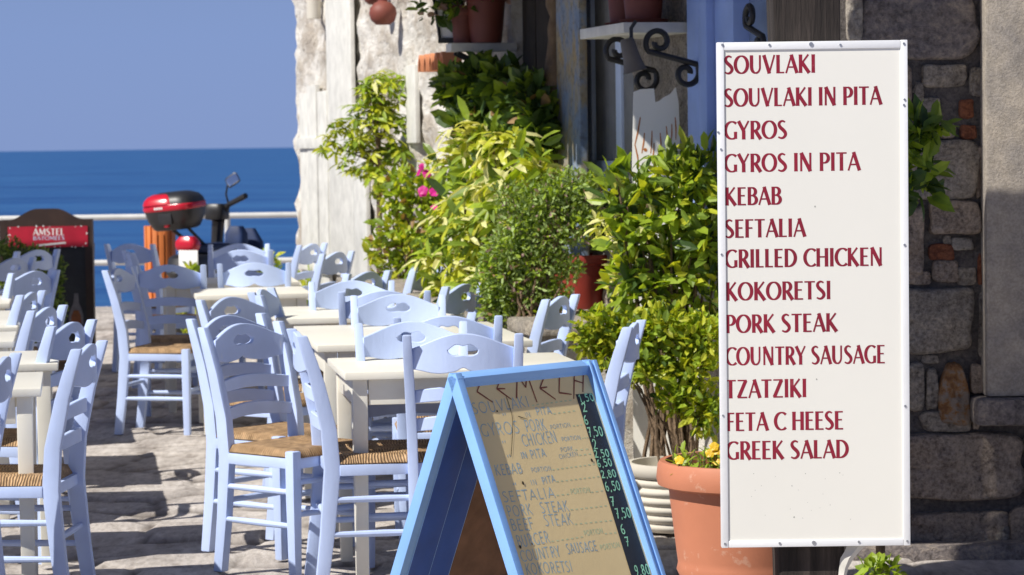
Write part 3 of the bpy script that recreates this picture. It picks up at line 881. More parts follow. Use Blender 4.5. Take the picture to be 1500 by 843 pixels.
mb.build('frame', SIGNF, sign, world=True, bevel=.002)
def screw(mb, p, r=.0033):
    mb.tube([p+Vector((0,.002,0)), p+Vector((0,-.0015,0))], r, 10)
for (x, y, r) in ((1058,66,.0033),(1127,66,.0033),(1188,65,.0058),(1231,66,.0033),(1324,64,.0033),(1325,146,.003),(1324,154,.003),(1052,194,.003),(1056,219,.003),(1057,373,.003),(1325,359,.0033),(1059,609,.003),(1326,595,.0033),(1062,797,.0033),(1142,796,.0033),(1192,795,.0055),(1258,794,.0033),(1329,793,.0033)):
    p = px(x, y, SY-.005); mb = MB(); screw(mb, Vector((p.x, SY-.0048, p.z)), r); mb.build('screw', SCREW, sign, world=True)
rows = [('SOUVLAKI',1061,1194.5,109,82),('SOUVLAKI IN PITA',1061,1291,157,130),('GYROS',1061,1152.5,205,178),('GYROS IN PITA',1061,1259.5,253,226),
 ('KEBAB',1062,1144.5,301.5,275),('SEFTALIA',1062,1179.5,349,322),('GRILLED CHICKEN',1062,1293,393,366),('KOKORETSI',1063,1217,441,414),
 ('PORK STEAK',1063,1226.5,488.5,461.5),('COUNTRY SAUSAGE',1063,1296.5,536,509),('TZATZIKI',1063,1181.5,584,557),('FETA C HEESE',1064,1235.5,632,605),('GREEK SALAD',1064,1243.5,674,647)]
mb = MB()
for s_, xa, xb, yb, yt in rows:
    a = px(xa, yb, SY); b = px(xb, yb-.0136*(xb-xa)-.35, SY); t = px(xa, yt, SY)
    wd = b.x-a.x; sl_ = (b.z-a.z)/wd
    def place(x, y, l, a=a, sl_=sl_): return (a.x+x, SY-l, a.z+y+sl_*x)
    text(mb, s_, place, t.z-a.z, wd, space=.30)
mb.build('lettering', LETTER, sign, world=True, smooth=False)
mb = MB(); rg = random.Random(9)
for (x,y,r) in [(1194,303,.0028),(1196,556,.0026),(1160,712,.002),(1163,758,.0025),(1104,694,.0015),(1180,694,.0015),(1230,693,.0018),(1216,740,.0015),(1246,761,.0015)]+[(1100+rg.random()*150, 690+rg.random()*75, .0011) for _ in range(14)]:
    p = px(x,y,SY); n=7
    mb.add([(p.x+r*math.cos(6.28*i/n)*rg.uniform(.6,1.1), SY-.0004, p.z+r*math.sin(6.28*i/n)*rg.uniform(.6,1.3)) for i in range(n)], [tuple(range(n))])
mb.build('stains', plain('grey_stain', (.42,.42,.38), .8), sign, world=True, smooth=False)

# ================================================================== A-FRAME MENU BOARD
ang = math.atan2(.39, .375)
ab = thing('menu_easel', 'blue folding sandwich board with a handwritten menu on tan hardboard', 'menu board', (.03, 7.195, 0), ang)
W2 = .27; ZT = .945; K = .425; SL = math.sqrt(1+K*K)
LEN = ZT*SL
mw = Matrix.Translation(ab.location) @ Matrix.Rotation(ang, 4, 'Z')
def leaf_axes(sgn):
    o = Vector((0, sgn*.012, ZT)); ex = Vector((1,0,0))
    dn = Vector((0, sgn*K, -1)).normalized()
    nn = Vector((0, sgn*1, K)).normalized()
    return o, ex, dn, nn
for sgn, nm in ((-1,'front_panel'), (1,'back_panel')):
    o, ex, dn, nn = leaf_axes(sgn)
    mb = MB()
    bw = .023 if sgn < 0 else .028
    tk = (-.034, 0.0)
    mb.obox(o, ex, dn, nn, (-W2, -W2+bw), (0, LEN), tk, 0)
    mb.obox(o, ex, dn, nn, (W2-bw-.006, W2), (0, LEN), tk, 0)
    mb.obox(o, ex, dn, nn, (-W2+bw+.0005, W2-bw-.0065), (0, .030), (tk[0], -.0125 if sgn < 0 else -.0004), 0)
    mb.obox(o, ex, dn, nn, (-W2+bw+.0005, W2-bw-.0065), (LEN-.14, LEN-.08), (tk[0], -.0004), 0)
    if sgn < 0:   # moulding lines on the right-hand stile
        mb.obox(o, ex, dn, nn, (W2-.036, W2-.028), (.002, LEN-.01), (0.0, .004), 0)
        mb.obox(o, ex, dn, nn, (W2-.018, W2-.004), (.002, LEN-.01), (0.0, .005), 0)
    else:         # inner lip seen from the open side, in the shade-darkened blue
        mb.obox(o, ex, dn, nn, (-W2+bw+.0005, -W2+.115), (.033, LEN-.142), (-.034, -.012), 1)
        mb.obox(o, ex, dn, nn, (-W2+.116, -W2+.20), (.033, LEN-.142), (-.028, -.012), 1)
    pn = mb.build(nm, [BLUE, BLUE_SHADE], ab, bevel=.003)
    mb = MB()
    if sgn < 0:
        mb.obox(o, ex, dn, nn, (-W2+.02, W2-.02), (.02, LEN-.09), (-.027, -.021), 0)
        mb.build('menu_sheet', HARD, pn)
    else:
        mb.obox(o, ex, dn, nn, (-W2+.201, W2-.05), (.033, LEN-.142), (-.022, -.016), 0)
        mb.build('hardboard', HARDB, pn)
    if sgn < 0: front = pn
# writing on the menu sheet
o, ex, dn, nn = leaf_axes(-1)
sO = mw @ (o + nn*(-.021)); sE = (mw.to_3x3() @ ex).normalized(); sD = (mw.to_3x3() @ dn).normalized(); sN = (mw.to_3x3() @ nn).normalized()
def sheet(x, y):
    p = on_plane(x, y, sO, sN) - sO
    return p.dot(sE), p.dot(sD)
def zz1(x, y): return (540+x/2.459, 500+y/2.459)
def zz2(x, y): return (690+x/6.02, 540+y/6.02)
def write(mb, s_, p0, p1, cap, wdt, rg, m=0, jit=.03, space=.3, base=.0003):
    a = sheet(*p0); b = sheet(*p1)
    L = math.hypot(b[0]-a[0], b[1]-a[1]); ux, uy = (b[0]-a[0])/L, (b[1]-a[1])/L
    vx, vy = uy, -ux
    def place(x, y, l):
        return sO + sE*(a[0]+ux*x+vx*y) + sD*(a[1]+uy*x+vy*y) + sN*l
    text(mb, s_, place, cap, L, uniform=wdt, jitter=jit, rng=rg, m=m, gap=.12, space=space, base=base)
# black price strip
mb = MB()
pl = [sheet(*zz1(745,192)), sheet(*zz1(822,186)), sheet(*zz1(1032,850)), sheet(*zz1(947,850))]
dirL = ((pl[3][0]-pl[0][0])/(pl[3][1]-pl[0][1])); dirR = ((pl[2][0]-pl[1][0])/(pl[2][1]-pl[1][1]))
ye = LEN-.1
pl[3] = (pl[0][0]+dirL*(ye-pl[0][1]), ye); pl[2] = (W2-.036, ye); pl[1] = (W2-.036, pl[1][1])
mb.add([sO+sE*a+sD*b+sN*.0008 for a, b in pl], [(0,3,2,1)])
mb.build('price_strip', CHALKB, front, world=True, smooth=False)
rg = random.Random(12)
mb = MB()
blue_rows = [('SOUVLAKI',(380,264),(582,236),.031),('"',(484,280),(503,278),.022),('IN',(566,275),(584,272),.014),('PITA',(606,267),(660,262),.021),
 ('GYROS',(408,344),(546,332),.035),('PORK',(570,328),(642,322),.033),('PORTION',(656,318),(728,308),.012),
 ('"',(482,378),(502,375),.020),('CHICKEN',(558,381),(682,365),.033),('PORTION',(697,362),(764,354),.012),
 ('"',(500,430),(519,428),.022),('IN',(552,424),(572,421),.018),('PITA',(587,424),(640,416),.024),('PORK',(693,400),(738,394),.012),('CHICKEN',(688,425),(754,412),.012),
 ('KEBAB',(460,484),(556,476),.029),('PORTION',(588,474),(658,466),.013),
 ('"',(522,530),(538,528),.020),('IN',(587,520),(606,516),.015),('PITA',(628,516),(674,508),.020),
 ('SEFTALIA',(488,582),(672,563),.029),('PORK',(505,634),(592,624),.030),('STEAK',(624,622),(724,611),.030),
 ('BEEF',(518,686),(598,678),.032),('STEAK',(637,668),(738,661),.032),('BURGER',(540,744),(654,726),.032),
 ('COUNTRY',(552,796),(694,776),.030),('SAUSAGE',(718,768),(826,754),.028),('KOKORETSI',(570,842),(736,830),.030)]
for s_, a, b, cap in blue_rows: write(mb, s_, zz1(*a), zz1(*b), cap, (.0025 if cap > .017 else .0014), rg)
mb.build('lettering', CHALKBL, front, world=True, smooth=False)
mb = MB()
for s_, (cx, cy), cap in [('1,50',(786,207),.021),('2',(780,243),.026),('6',(786,288),.026),('7,50',(819,333),.027),('2',(818,377),.028),('2,50',(841,408),.021),('6,50',(851,442),.021),('2,80',(866,481),.021),('6,50',(881,528),.026),('7',(881,583),.026),('7,50',(919,627),.028),('6',(918,683),.028),('7',(934,728),.026),('9,80',(988,832),.028)]:
    wz = 52 if len(s_) > 1 else 15
    write(mb, s_, zz1(cx-wz/2, cy+13), zz1(cx+wz/2, cy+13-wz*.09), cap, .0036, rg, jit=.02, base=.0016)
mb.build('price_figures', CHALKGR, front, world=True, smooth=False)
mb = MB()
for a, b in [((588,232),(738,212)),((664,262),(752,250)),((735,306),(775,300)),((768,350),(795,347)),((742,393),(800,388)),((757,411),(808,405)),((660,464),(822,442)),((676,507),(838,487)),((676,556),(730,550)),((800,545),(852,538)),((727,608),(866,592)),((742,660),(884,645)),((658,722),(780,704)),((850,694),(900,690))]:
    p0, p1 = sheet(*zz1(*a)), sheet(*zz1(*b)); n = max(3, int(math.dist(p0,p1)/.017))
    for i in range(n):
        q0 = i/n; q1 = (i+.5)/n
        ribbon(mb, [(p0[0]+(p1[0]-p0[0])*q0, p0[1]+(p1[1]-p0[1])*q0), (p0[0]+(p1[0]-p0[0])*q1, p0[1]+(p1[1]-p0[1])*q1)], [.003,.003], lambda x,y,l: sO+sE*x+sD*y+sN*l, .0004)
for a, b in [((730,552),(798,544)),((778,702),(845,692)),((836,752),(905,742))]:
    write(mb, 'PORTION', zz1(*a), zz1(*b), .014, .0022, rg)
mb.build('dotted_lines', CHALKLG, front, world=True, smooth=False)
mb = MB()
for st in [[(105,70),(50,205),(190,300)],[(285,30),(225,180),(355,275)],[(225,180),(300,180)],[(400,265),(405,55),(480,170),(490,50),(580,300)],[(660,30),(605,175),(745,275)],[(605,175),(670,165)],[(780,10),(775,215),(885,230)],[(910,2),(905,270)],[(905,105),(985,130)],[(990,2),(985,210)]]:
    pts = [sheet(*zz2(*p)) for p in st]
    for i in range(len(pts)-1):
        ribbon(mb, [pts[i], ((pts[i][0]+pts[i+1][0])/2, (pts[i][1]+pts[i+1][1])/2), pts[i+1]], [.0048,.0042,.0030], lambda x,y,l: sO+sE*x+sD*y+sN*l, .0010+.0001*i)
mb.build('title_lettering', MARK, front, world=True, smooth=False)
mb = MB()
cr = [(310,250),(335,330),(362,430),(366,520),(360,640),(350,780)]
pts = [sheet(*zz2(*p)) for p in cr]
ribbon(mb, crv(pts, 4), [.0018]*(len(cr)*4-3), lambda x,y,l: sO+sE*x+sD*y+sN*l, .0012)
ribbon(mb, [sheet(*zz2(415,425)), sheet(*zz2(500,450))], [.003,.001], lambda x,y,l: sO+sE*x+sD*y+sN*l, .0012)
for x, y, r in ((555,512,.004),(803,430,.004),(545,742,.004),(588,731,.002),(462,253,.0025)):
    u, v = sheet(*zz1(x,y)); n = 8
    mb.add([sO+sE*(u+r*math.cos(6.28*i/n))+sD*(v+r*1.3*math.sin(6.28*i/n))+sN*.0014 for i in range(n)], [tuple(reversed(range(n)))])
mb.build('cracks_and_holes', plain('dark_crack', (.05,.035,.02), .9), front, world=True, smooth=False)

# ================================================================== TABLES
ROW = R(9.0)
def make_table(w_, d_, label, loc, rotz):
    t = thing('taverna_table', label, 'table', loc, rotz, 'cream taverna tables')
    mb = MB(); mb.box(-w_/2, w_/2, -d_/2, d_/2, .722, .75); mb.build('tabletop', CREAM, t, bevel=.005)
    a, b = w_/2-.035, d_/2-.03
    mb = MB()
    mb.box(-a+.05, a-.05, -b, -b+.02, .632, .7215); mb.box(-a+.05, a-.05, b-.02, b, .632, .7215)
    mb.box(-a, -a+.02, -b+.05, b-.05, .632, .7215); mb.box(a-.02, a, -b+.05, b-.05, .632, .7215)
    mb.build('apron', CREAM, t, bevel=.003)
    for sx in (-1,1):
        for sy in (-1,1):
            mb = MB(); cx, cy = sx*(a-.02), sy*(b-.02)
            mb.beam([(cx,cy,0),(cx,cy,.60),(cx,cy,.7215)], [.043,.052,.052], [.043,.052,.052]); mb.build('leg', CREAM, t, bevel=.004)
    return t
TABLES = [
 ('L', 505, 9.41, .86, .67, 'cream wooden table just behind the blue menu easel'),
 ('L', 464.7, 10.72, .86, 1.2, 'long cream table, second one behind the blue menu easel'),
 ('L', 407, 12.42, .86, .95, 'cream table in the middle of the row, third behind the blue easel'),
 ('L', 287, 14.5, .62, .75, 'narrow cream table beyond the tilted nested chairs'),
 ('L', 236, 15.75, .80, .70, 'shaded cream table nearest the parked scooter'),
 ('R', 60, 8.95, .85, .69, 'cream table cut by the photo edge with a lit corner leg, closest in its row'),
 ('R', 85, 10.0, .85, .68, 'cream table cut by the photo edge, second of its row'),
 ('R', 20, 11.2, .85, .62, 'cream table whose corner shows third along the photo edge'),
 ('R', 26, 12.1, .85, 1.3, 'cream table whose corner shows fourth along the photo edge'),
 ('R', 14, 14.0, .85, .95, 'cream table at the photo edge by the green bush'),
]
for side, x, d, w_, dp, lab in TABLES:
    p = at_z(x, d, .75)
    ex = Vector((math.cos(ROW), math.sin(ROW), 0)); ey = Vector((-math.sin(ROW), math.cos(ROW), 0))
    c = Vector((p.x, p.y, 0)) + ey*dp/2 + ex*(w_/2 if side == 'L' else -w_/2)
    make_table(w_, dp, lab, (c.x, c.y, 0), ROW)

# ================================================================== CHAIRS
def curved_rail(xw, zb, zt, thick, bow, ybase, hole=False, n=44):
    """bent back rail between the posts; zb(x), zt(x) give its lower and upper edge, x in -1..1"""
    mb = MB()
    HW = .30
    xs = sorted(set([-1+2*i/n for i in range(n+1)] + [-HW, HW]))
    cols = []
    for x in xs:
        b, t = zb(x), zt(x)
        u = x/HW
        mid = b+(t-b)*.60
        if hole and abs(u) < .999:
            e = math.sqrt(1-u*u)
            ht = mid + .010*e**.5*(1+.55*math.cos(u*PI*2+PI)) ; hb = mid - .027*e
        else:
            ht = hb = mid
        cols.append((b, hb, ht, t))
    V = []
    for x, c in zip(xs, cols):
        y = ybase - bow*(1-x*x)
        for yy in (y-thick/2, y+thick/2):
            for z in c: V.append((x*xw, yy, z))
    F = []
    for i in range(len(xs)-1):
        a = i*8; b = a+8
        opened = hole and not (abs(cols[i][1]-cols[i][2]) < 1e-6 and abs(cols[i+1][1]-cols[i+1][2]) < 1e-6)
        F += [(a, b, b+1, a+1), (a+2, b+2, b+3, a+3)]                       # back face
        F += [(a+4+1, b+4+1, b+4, a+4), (a+4+3, b+4+3, b+4+2, a+4+2)]       # front face
        F += [(a+4, b+4, b, a), (a+3, b+3, b+7, a+7)]                       # lower and upper edge
        if opened: F += [(a+1, b+1, b+5, a+5), (a+6, b+6, b+2, a+2)]
    for i in (0, len(xs)-1):
        a = i*8; q = (a, a+1, a+3, a+7, a+5, a+4)
        F.append(q if i else tuple(reversed(q)))
    mb.add(V, F)
    return mb
def weld(o):
    bm = bmesh.new(); bm.from_mesh(o.data)
    bmesh.ops.remove_doubles(bm, verts=bm.verts, dist=1e-5)
    bmesh.ops.recalc_face_normals(bm, faces=bm.faces)
    es = [e for e in bm.edges if len(e.link_faces) == 2 and e.calc_face_angle(0) > R(50)]
    bmesh.ops.bevel(bm, geom=es, offset=.0025, segments=1, affect='EDGES', clamp_overlap=True)
    bm.to_mesh(o.data); bm.free()
    o.data.polygons.foreach_set('use_smooth', [True]*len(o.data.polygons)); o.data.set_sharp_from_angle(angle=R(40))
def make_chair():
    t = thing('taverna_chair', '', 'chair', group='lavender blue taverna chairs')
    PZ = [0, .2, .42, .56, .72, .80, .885]
    PY = [-.225, -.200, -.180, -.190, -.226, -.250, -.278]
    PX = [.178, .177, .178, .181, .186, .189, .192]
    for s in (-1, 1):
        mb = MB()
        mb.beam([(s*x, y, z) for x, y, z in zip(PX, PY, PZ)], [.036]*4+[.034,.033,.030], [.044,.050,.056,.054,.048,.044,.036])
        mb.build('back_post', CHAIR, t, bevel=.006)
        mb = MB(); mb.beam([(s*.190,.165,0),(s*.192,.165,.3),(s*.192,.165,.462)], [.034,.041,.041], [.034,.041,.041]); mb.build('leg', CHAIR, t, bevel=.006)
    # crest rail: arched, scalloped below, with a moustache shaped grip hole
    zt = lambda x: .836 + .052*(math.cos(x*PI/2))**1.2
    zb = lambda x: .764 - .010*math.sin(abs(x)*PI)**2*1.0 + (.012*math.exp(-(x/.10)**2)) - .006*(1-abs(x))
    o = curved_rail(.176, zb, zt, .021, .036, -.243, True).build('crest_rail', CHAIR, t); weld(o)
    for z0, yb in ((.645, -.212), (.545, -.192)):
        o = curved_rail(.170, lambda x: z0+.012*math.cos(x*PI/2), lambda x: z0+.044+.016*math.cos(x*PI/2), .018, .030, yb).build('slat', CHAIR, t); weld(o)
    mb = MB()
    mb.box(-.175,.175,.150,.178,.398,.436); mb.box(-.163,.163,-.19,-.166,.398,.436)
    for s in (-1,1): mb.box(s*.186-.013, s*.186+.013, -.155, .146, .398, .436)
    mb.build('seat_frame', CHAIR, t, bevel=.004)
    # rush seat
    mb = MB(); n = 22; vs = []
    for i in range(n+1):
        for j in range(n+1):
            a, b = -1+2*i/n, -1+2*j/n
            x = a*(.205 if True else 0)*(1 - .05*(1-b)/2); y = -.172 + (b+1)/2*.355
            e = max(abs(a), abs(b))
            z = .470 - .030*max(0, (e-.86)/.14)**2 - .008*(1-e) + .0015*math.sin((a if abs(a) > abs(b) else b)*20)
            # notch round the posts
            vs.append((x, y, z))
    fs = [(i*(n+1)+j, (i+1)*(n+1)+j, (i+1)*(n+1)+j+1, i*(n+1)+j+1) for i in range(n) for j in range(n)]
    b = len(vs)
    rim = [i*(n+1) for i in range(n+1)]+[n*(n+1)+j for j in range(1,n+1)]+[i*(n+1)+n for i in range(n-1,-1,-1)]+[j for j in range(n-1,0,-1)]
    for i in rim:
        v = vs[i]; vs.append((v[0]*.97, v[1] if abs(v[1]) < .16 else v[1], .4365))
    k = len(rim)
    fs += [(rim[j], b+j, b+(j+1)%k, rim[(j+1)%k]) for j in range(k)]
    mb.add(vs, fs); mb.build('seat', RUSH, t, angle=70)
    for s in (-1, 1):
        for z in (.315, .195):
            mb = MB(); mb.tube([(s*.184,-.19,z),(s*.187,.0,z),(s*.191,.155,z)], [.0095,.0125,.0095], 10); mb.build('stretcher', CHAIR, t)
    for y, z in ((.165,.35),(.165,.235),(-.196,.26)):
        mb = MB(); mb.tube([(-.178,y,z),(0,y,z),(.178,y,z)], [.0095,.0125,.0095], 10); mb.build('stretcher', CHAIR, t)
    return t
chair0 = make_chair()
# x of the crest centre, y of its top (photo pixels), heading in degrees clockwise from straight away, label
CHAIRS = [
 (352,474,130,'angled blue chair with rush seat standing alone in the aisle, its whole outline clear'),
 (330,462,128,'blue chair tucked right behind the angled aisle chair, second crest down'),
 (336,435,126,'blue chair at the rear of the three nested aisle chairs, smallest crest of them'),
 (381,424,98,'blue chair seen edge-on behind the nested aisle chairs, at the third table'),
 (432,486,80,'blue chair seen edge-on with rush seat under the table behind the easel'),
 (678,489,-1,'blue chair with its crest and grip hole just above the blue easel'),
 (602,471,176,'blue chair with its back against the far edge of the table behind the easel'),
 (656,463,-3,'blue chair half hidden, its square post above the easel chair crest, facing the long table'),
 (583,431,177,'blue chair with a clear dark grip hole at the long cream table'),
 (563,426,-2,'blue chair back to back with the grip-hole chair behind the long table'),
 (515,411,177,'blue chair at the far edge of the third table, low arched crest'),
 (541,398,-60,'small tilted blue chair crest behind the third table'),
 (932,473,-80,'lone blue chair side-on before the golden shrub, beside the easel top'),
 (824,434,-70,'blue chair side-on beneath the pink-tinged bush, backing on the stone ledge'),
 (682,416,-65,'blue chair side-on before the variegated plant, end of the long table'),
 (628,388,-70,'blue chair side-on under the magenta flowers, furthest up the planted side'),
 (459,357,-68,'dark shaded blue chair near the foot of the whitewashed corner'),
 (496,369,-66,'bright blue chair near the foot of the whitewashed corner, next to a dark one'),
 (247,388,0,'shaded blue chair with slats facing away under the scooter tail light'),
 (170,393,101,'blue chair side-on with rush seat beside the black chalkboard, both posts sunlit'),
 (189,357,28,'shaded blue chair at the far table beside the orange slatted bin'),
 (186,368,75,'shaded blue chair side-on between the sunlit side-on chair and the orange bin'),
 (352,366,2,'sunlit blue chair with a dark grip hole beyond the narrow table, under the handlebar'),
 (350,357,180,'blue chair showing only a dark arch above the sunlit crest under the handlebar'),
 (372,385,-3,'blue chair with a half shaded crest at the narrow table'),
 (134,504,-86,'blue chair side-on at the closest edge table, its back post cut by the bottom edge'),
 (108,472,-76,'blue chair side-on at the second edge table, crest with part of its hole showing'),
 (72,450,-80,'blue chair side-on at the third edge table, short crest turned sideways'),
 (48,428,-85,'blue chair with a single clear post at the fourth edge table'),
 (52,397,-62,'pale sunlit blue chair in front of the green bush and chalkboard'),
 (22,378,-64,'blue chair with two bare posts in front of the green bush'),
 (56,366,-58,'blue chair rising highest against the green bush below the red panel'),
 (10,523,-90,'blue chair post at the very edge of the photo by the closest edge table'),
]
def place_chair(c, x, yt, h):
    d = FPX*.642/(yt-hor(x))
    p = at_z(x, d, .885)
    a = R(h)
    fwd = Vector((math.sin(a), math.cos(a), 0))
    pos = Vector((p.x, p.y, 0)) + fwd*.283
    c.location = (pos.x, pos.y, 0.0)
    c.rotation_euler = (0, 0, -a)
parts0 = list(chair0.children)
first = True
for x, yt, h, lab in CHAIRS:
    if first: c = chair0; first = False
    else:
        c = chair0.copy(); COL.objects.link(c)
        for ch in parts0:
            k = ch.copy(); COL.objects.link(k); k.parent = c
    c['label'] = lab
    place_chair(c, x, yt, h)

# ================================================================== POTS
def pot_prof(R1, H, rim_h, rim_out, base, grooves=()):
    """open flowerpot: outside from the foot up, over the rim, down inside"""
    P = [(base*R1*.2, 0), (base*R1, 0)]
    hb = H-rim_h; n = 26
    for i in range(n+1):
        q = i/n; r = R1*(base+(.87-base)*q**.8); z = hb*q
        for g in grooves:
            r += .007*math.cos(min(1, abs(z-g)/.012)*PI)*(abs(z-g) < .012)
        P.append((r, z))
    P += [(R1*(.90+rim_out), hb), (R1*.985, hb+.008), (R1, hb+rim_h*.35), (R1*.985, hb+rim_h*.85), (R1*.96, H), (R1*.90, H), (R1*.865, hb+rim_h*.5), (R1*.83, H*.8), (0, H*.8)]
    return P
def curve_foliage(*a): pass

# ------------------------------------------------------------------ leaves
def leaf(mb, p, d, up, L, Wd, m, fold=.25, droop=.15):
    """one leaf: base p, direction d, folded along the midrib, tip drooping"""
    d = d.normalized()
    s = d.cross(up)
    if s.length < 1e-3: s = d.cross(Vector((.3,.5,.8)))
    s.normalize(); n = s.cross(d)
    mid = p + d*(L*.5) ; tip = p + d*L - n*(L*droop)
    q1 = p + d*(L*.28); q2 = p + d*(L*.72) - n*(L*droop*.45)
    a = Wd*.5
    vs = [p, q1 + s*a*.85 + n*a*fold, q2 + s*a*.8 + n*a*fold - n*L*.0, tip, q2 - s*a*.8 + n*a*fold, q1 - s*a*.85 + n*a*fold, q1, q2]
    mb.add(vs, [(0,6,1),(6,7,2,1),(7,3,2),(0,5,6),(5,4,7,6),(4,3,7)], m)
def rdir(rg):
    while True:
        v = Vector((rg.uniform(-1,1), rg.uniform(-1,1), rg.uniform(-1,1)))
        if .05 < v.length < 1: return v.normalized()
def in_blob(rg, c, rx, ry, rz, edge=.5):
    v = rdir(rg); r = rg.random()**edge
    return c + Vector((v.x*rx*r, v.y*ry*r, v.z*rz*r)), v
def fac_y(x, off):
    return fpt(ft(x, off), 0, off).y
def blobs(lst, Y, off=None):
    """(x, y, rx, ry[, dY]) photo pixels -> centre and radii in metres"""
    out = []
    for b in lst:
        yy = Y + (b[4] if len(b) > 4 else 0)
        if off: yy = min(yy, fac_y(b[0], off))
        out.append((px(b[0], b[1], yy), b[2]*yy/FPX, b[3]*yy/FPX))
    return out
def foliage(bl, n, L, Wr, mats_w, rg, depth=.8, edge=.45, upb=.5, fold=.25, var=.5, umb=None, droop=.15, inner=None):
    """leaves spread through blobs. umb = leaflets per whorl for umbrella plants"""
    mb = MB(); vol = [b[1]*b[2] for b in bl]; tot = sum(vol)
    sites = []
    for b, v in zip(bl, vol):
        k = max(3, int(n*v/tot))
        for _ in range(k):
            # clumpy: pick sub-clump centres first
            p, dirv = in_blob(rg, b[0], b[1], min(b[1],b[2])*depth, b[2], edge)
            sites.append((p, dirv))
    def pick():
        r = rg.random(); a = 0
        for i, wv in enumerate(mats_w):
            a += wv
            if r < a: return i
        return len(mats_w)-1
    for p, dv in sites:
        if umb:
            ax = (dv*.6 + Vector((0,0,.9)) + rdir(rg)*.35).normalized()
            t = ax.cross(Vector((.2,.1,1)) if abs(ax.z) < .95 else Vector((1,0,0))).normalized(); b2 = ax.cross(t)
            k = rg.randint(umb-2, umb+1); ph = rg.uniform(0,6.28); m = pick()
            for j in range(k):
                q = ph + 6.283*j/k + rg.uniform(-.15,.15)
                d = (t*math.cos(q)+b2*math.sin(q))*1.0 + ax*rg.uniform(-.25,.25)
                LL = L*rg.uniform(1-var,1+var*.5)
                leaf(mb, p + d.normalized()*LL*.1, d, ax, LL, LL*Wr, m if rg.random() < .75 else pick(), fold, droop+.15)
        else:
            d = (dv*.8 + rdir(rg)*.9 + Vector((0,0,.25))).normalized()
            upv = (Vector((0,0,1))*upb + rdir(rg)*(1-upb)*1.2)
            LL = L*rg.uniform(1-var, 1+var)
            leaf(mb, p, d, upv, LL, LL*Wr, pick(), fold, droop)
    return mb
def stems(base, bl, rg, r0=.012, r1=.004, per=2, spread=.03):
    mb = MB()
    for b in bl:
        for _ in range(per):
            e = b[0] + Vector((rg.uniform(-.5,.5)*b[1], rg.uniform(-.4,.4)*b[1], rg.uniform(-.3,.4)*b[2]))
            s = base + Vector((rg.uniform(-1,1)*spread, rg.uniform(-1,1)*spread, 0))
            pts = []
            for i in range(8):
                q = i/7
                p = s.lerp(e, q); hx = math.sin(q*PI)
                p = Vector((s.x+(e.x-s.x)*q**1.4, s.y+(e.y-s.y)*q**1.4, s.z+(e.z-s.z)*q)) + Vector((rg.uniform(-1,1), rg.uniform(-1,1), 0))*.012*hx
                pts.append(p)
            mb.tube(pts, [r0+(r1-r0)*i/7 for i in range(8)], 6)
    return mb

# -- terracotta pot with pansies
c = at_z(1098, 8.15, .0); Rr = .275; 
zr = px(1000, 686, 8.15-.2).z
pp = thing('terracotta_planter', 'large terracotta pot with yellow pansies beside the white menu sign', 'flowerpot', (c.x, 8.15, 0))
mb = MB(); mb.lathe(pot_prof(Rr, zr, .078, .012, .62, (.225,.25,.275)), 64); po = mb.build('pot', TERRA, pp, angle=50)
mb = MB(); mb.lathe([(0,zr-.05),(Rr*.86,zr-.045)], 40); mb.build('soil', SOIL, pp)
rg = random.Random(31)
mb = MB(); fl = MB()
for i in range(70):
    a = rg.uniform(0,6.28); r = Rr*.8*rg.random()**.5
    p = Vector((r*math.cos(a), r*math.sin(a), zr-.045))
    h = rg.uniform(.03,.085)
    mb.tube([p, p+Vector((rg.uniform(-.02,.02),rg.uniform(-.02,.02),h))], .002, 5, 1)
    for k in range(4): leaf(mb, p+Vector((0,0,h*rg.uniform(.3,1))), rdir(rg)+Vector((0,0,.3)), Vector((0,0,1)), rg.uniform(.025,.045), .018, 0)
def pansy(mb, p, r, nrm, m=0):
    t = nrm.cross(Vector((0,0,1))).normalized(); b = t.cross(nrm)
    for j in range(5):
        q = j*1.2566+.3; d = t*math.cos(q)+b*math.sin(q)
        leaf(mb, p, d, nrm, r, r*1.1, m, .1, .1)
def loc_pt(x, y, Y): 
    v = px(x, y, Y); return Vector((v.x-c.x, v.y-8.15, v.z))
for x, y in ((1046,654),(1040,664),(1050,660),(995,674),(1049,676)):
    p = loc_pt(x, y, 8.0); fl = MB(); pansy(fl, p, .016, Vector((rg.uniform(-.4,.2),-.8,.5)).normalized())
    fl.build('flower', YELLOWF, pp, smooth=False)
    mb.tube([Vector((p.x,p.y+.004,zr-.05)), p+Vector((0,.004,0))], .0022, 5, 1)
    for k in range(5): leaf(mb, p+Vector((rg.uniform(-.02,.02),.01,-rg.uniform(.01,.05))), rdir(rg), Vector((0,0,1)), .035, .016, 0)
mb.build('foliage', [G_FRESH, STEMG], pp, smooth=False)

# -- white ribbed pot with the golden shrub
Yp = 10.75
c = at_z(992, Yp, 0); zr = px(960, 683, Yp-.15).z
ws = thing('golden_shrub', 'yellow green small-leaved shrub in a whitewashed ribbed clay pot', 'potted shrub', (c.x, Yp, 0))
prof = [(.04,0),(.135,0)]
for i in range(60):
    q = i/59; prof.append((.135+.045*math.sin(q*PI*.6) + .012*abs(math.sin(q*PI*6)), q*(zr-.055)))
prof += [(.185,zr-.055),(.198,zr-.045),(.2,zr-.015),(.195,zr),(.178,zr),(.17,zr-.06),(0,zr-.06)]
mb = MB(); mb.lathe(prof, 48); mb.build('pot', WHITEPOT, ws, angle=60)
rg = random.Random(7)
bl = blobs([(880,475,36,24),(925,490,44,34),(975,480,48,36),(1030,500,40,44),(890,520,30,24),(945,535,44,34),(1005,550,40,40),(862,500,22,20),(1035,600,34,40),(985,590,26,20)], Yp)
mb = foliage(bl, 3900, .036, .55, (.46,.36,.14,.04), rg, 1.1, .62, .5)
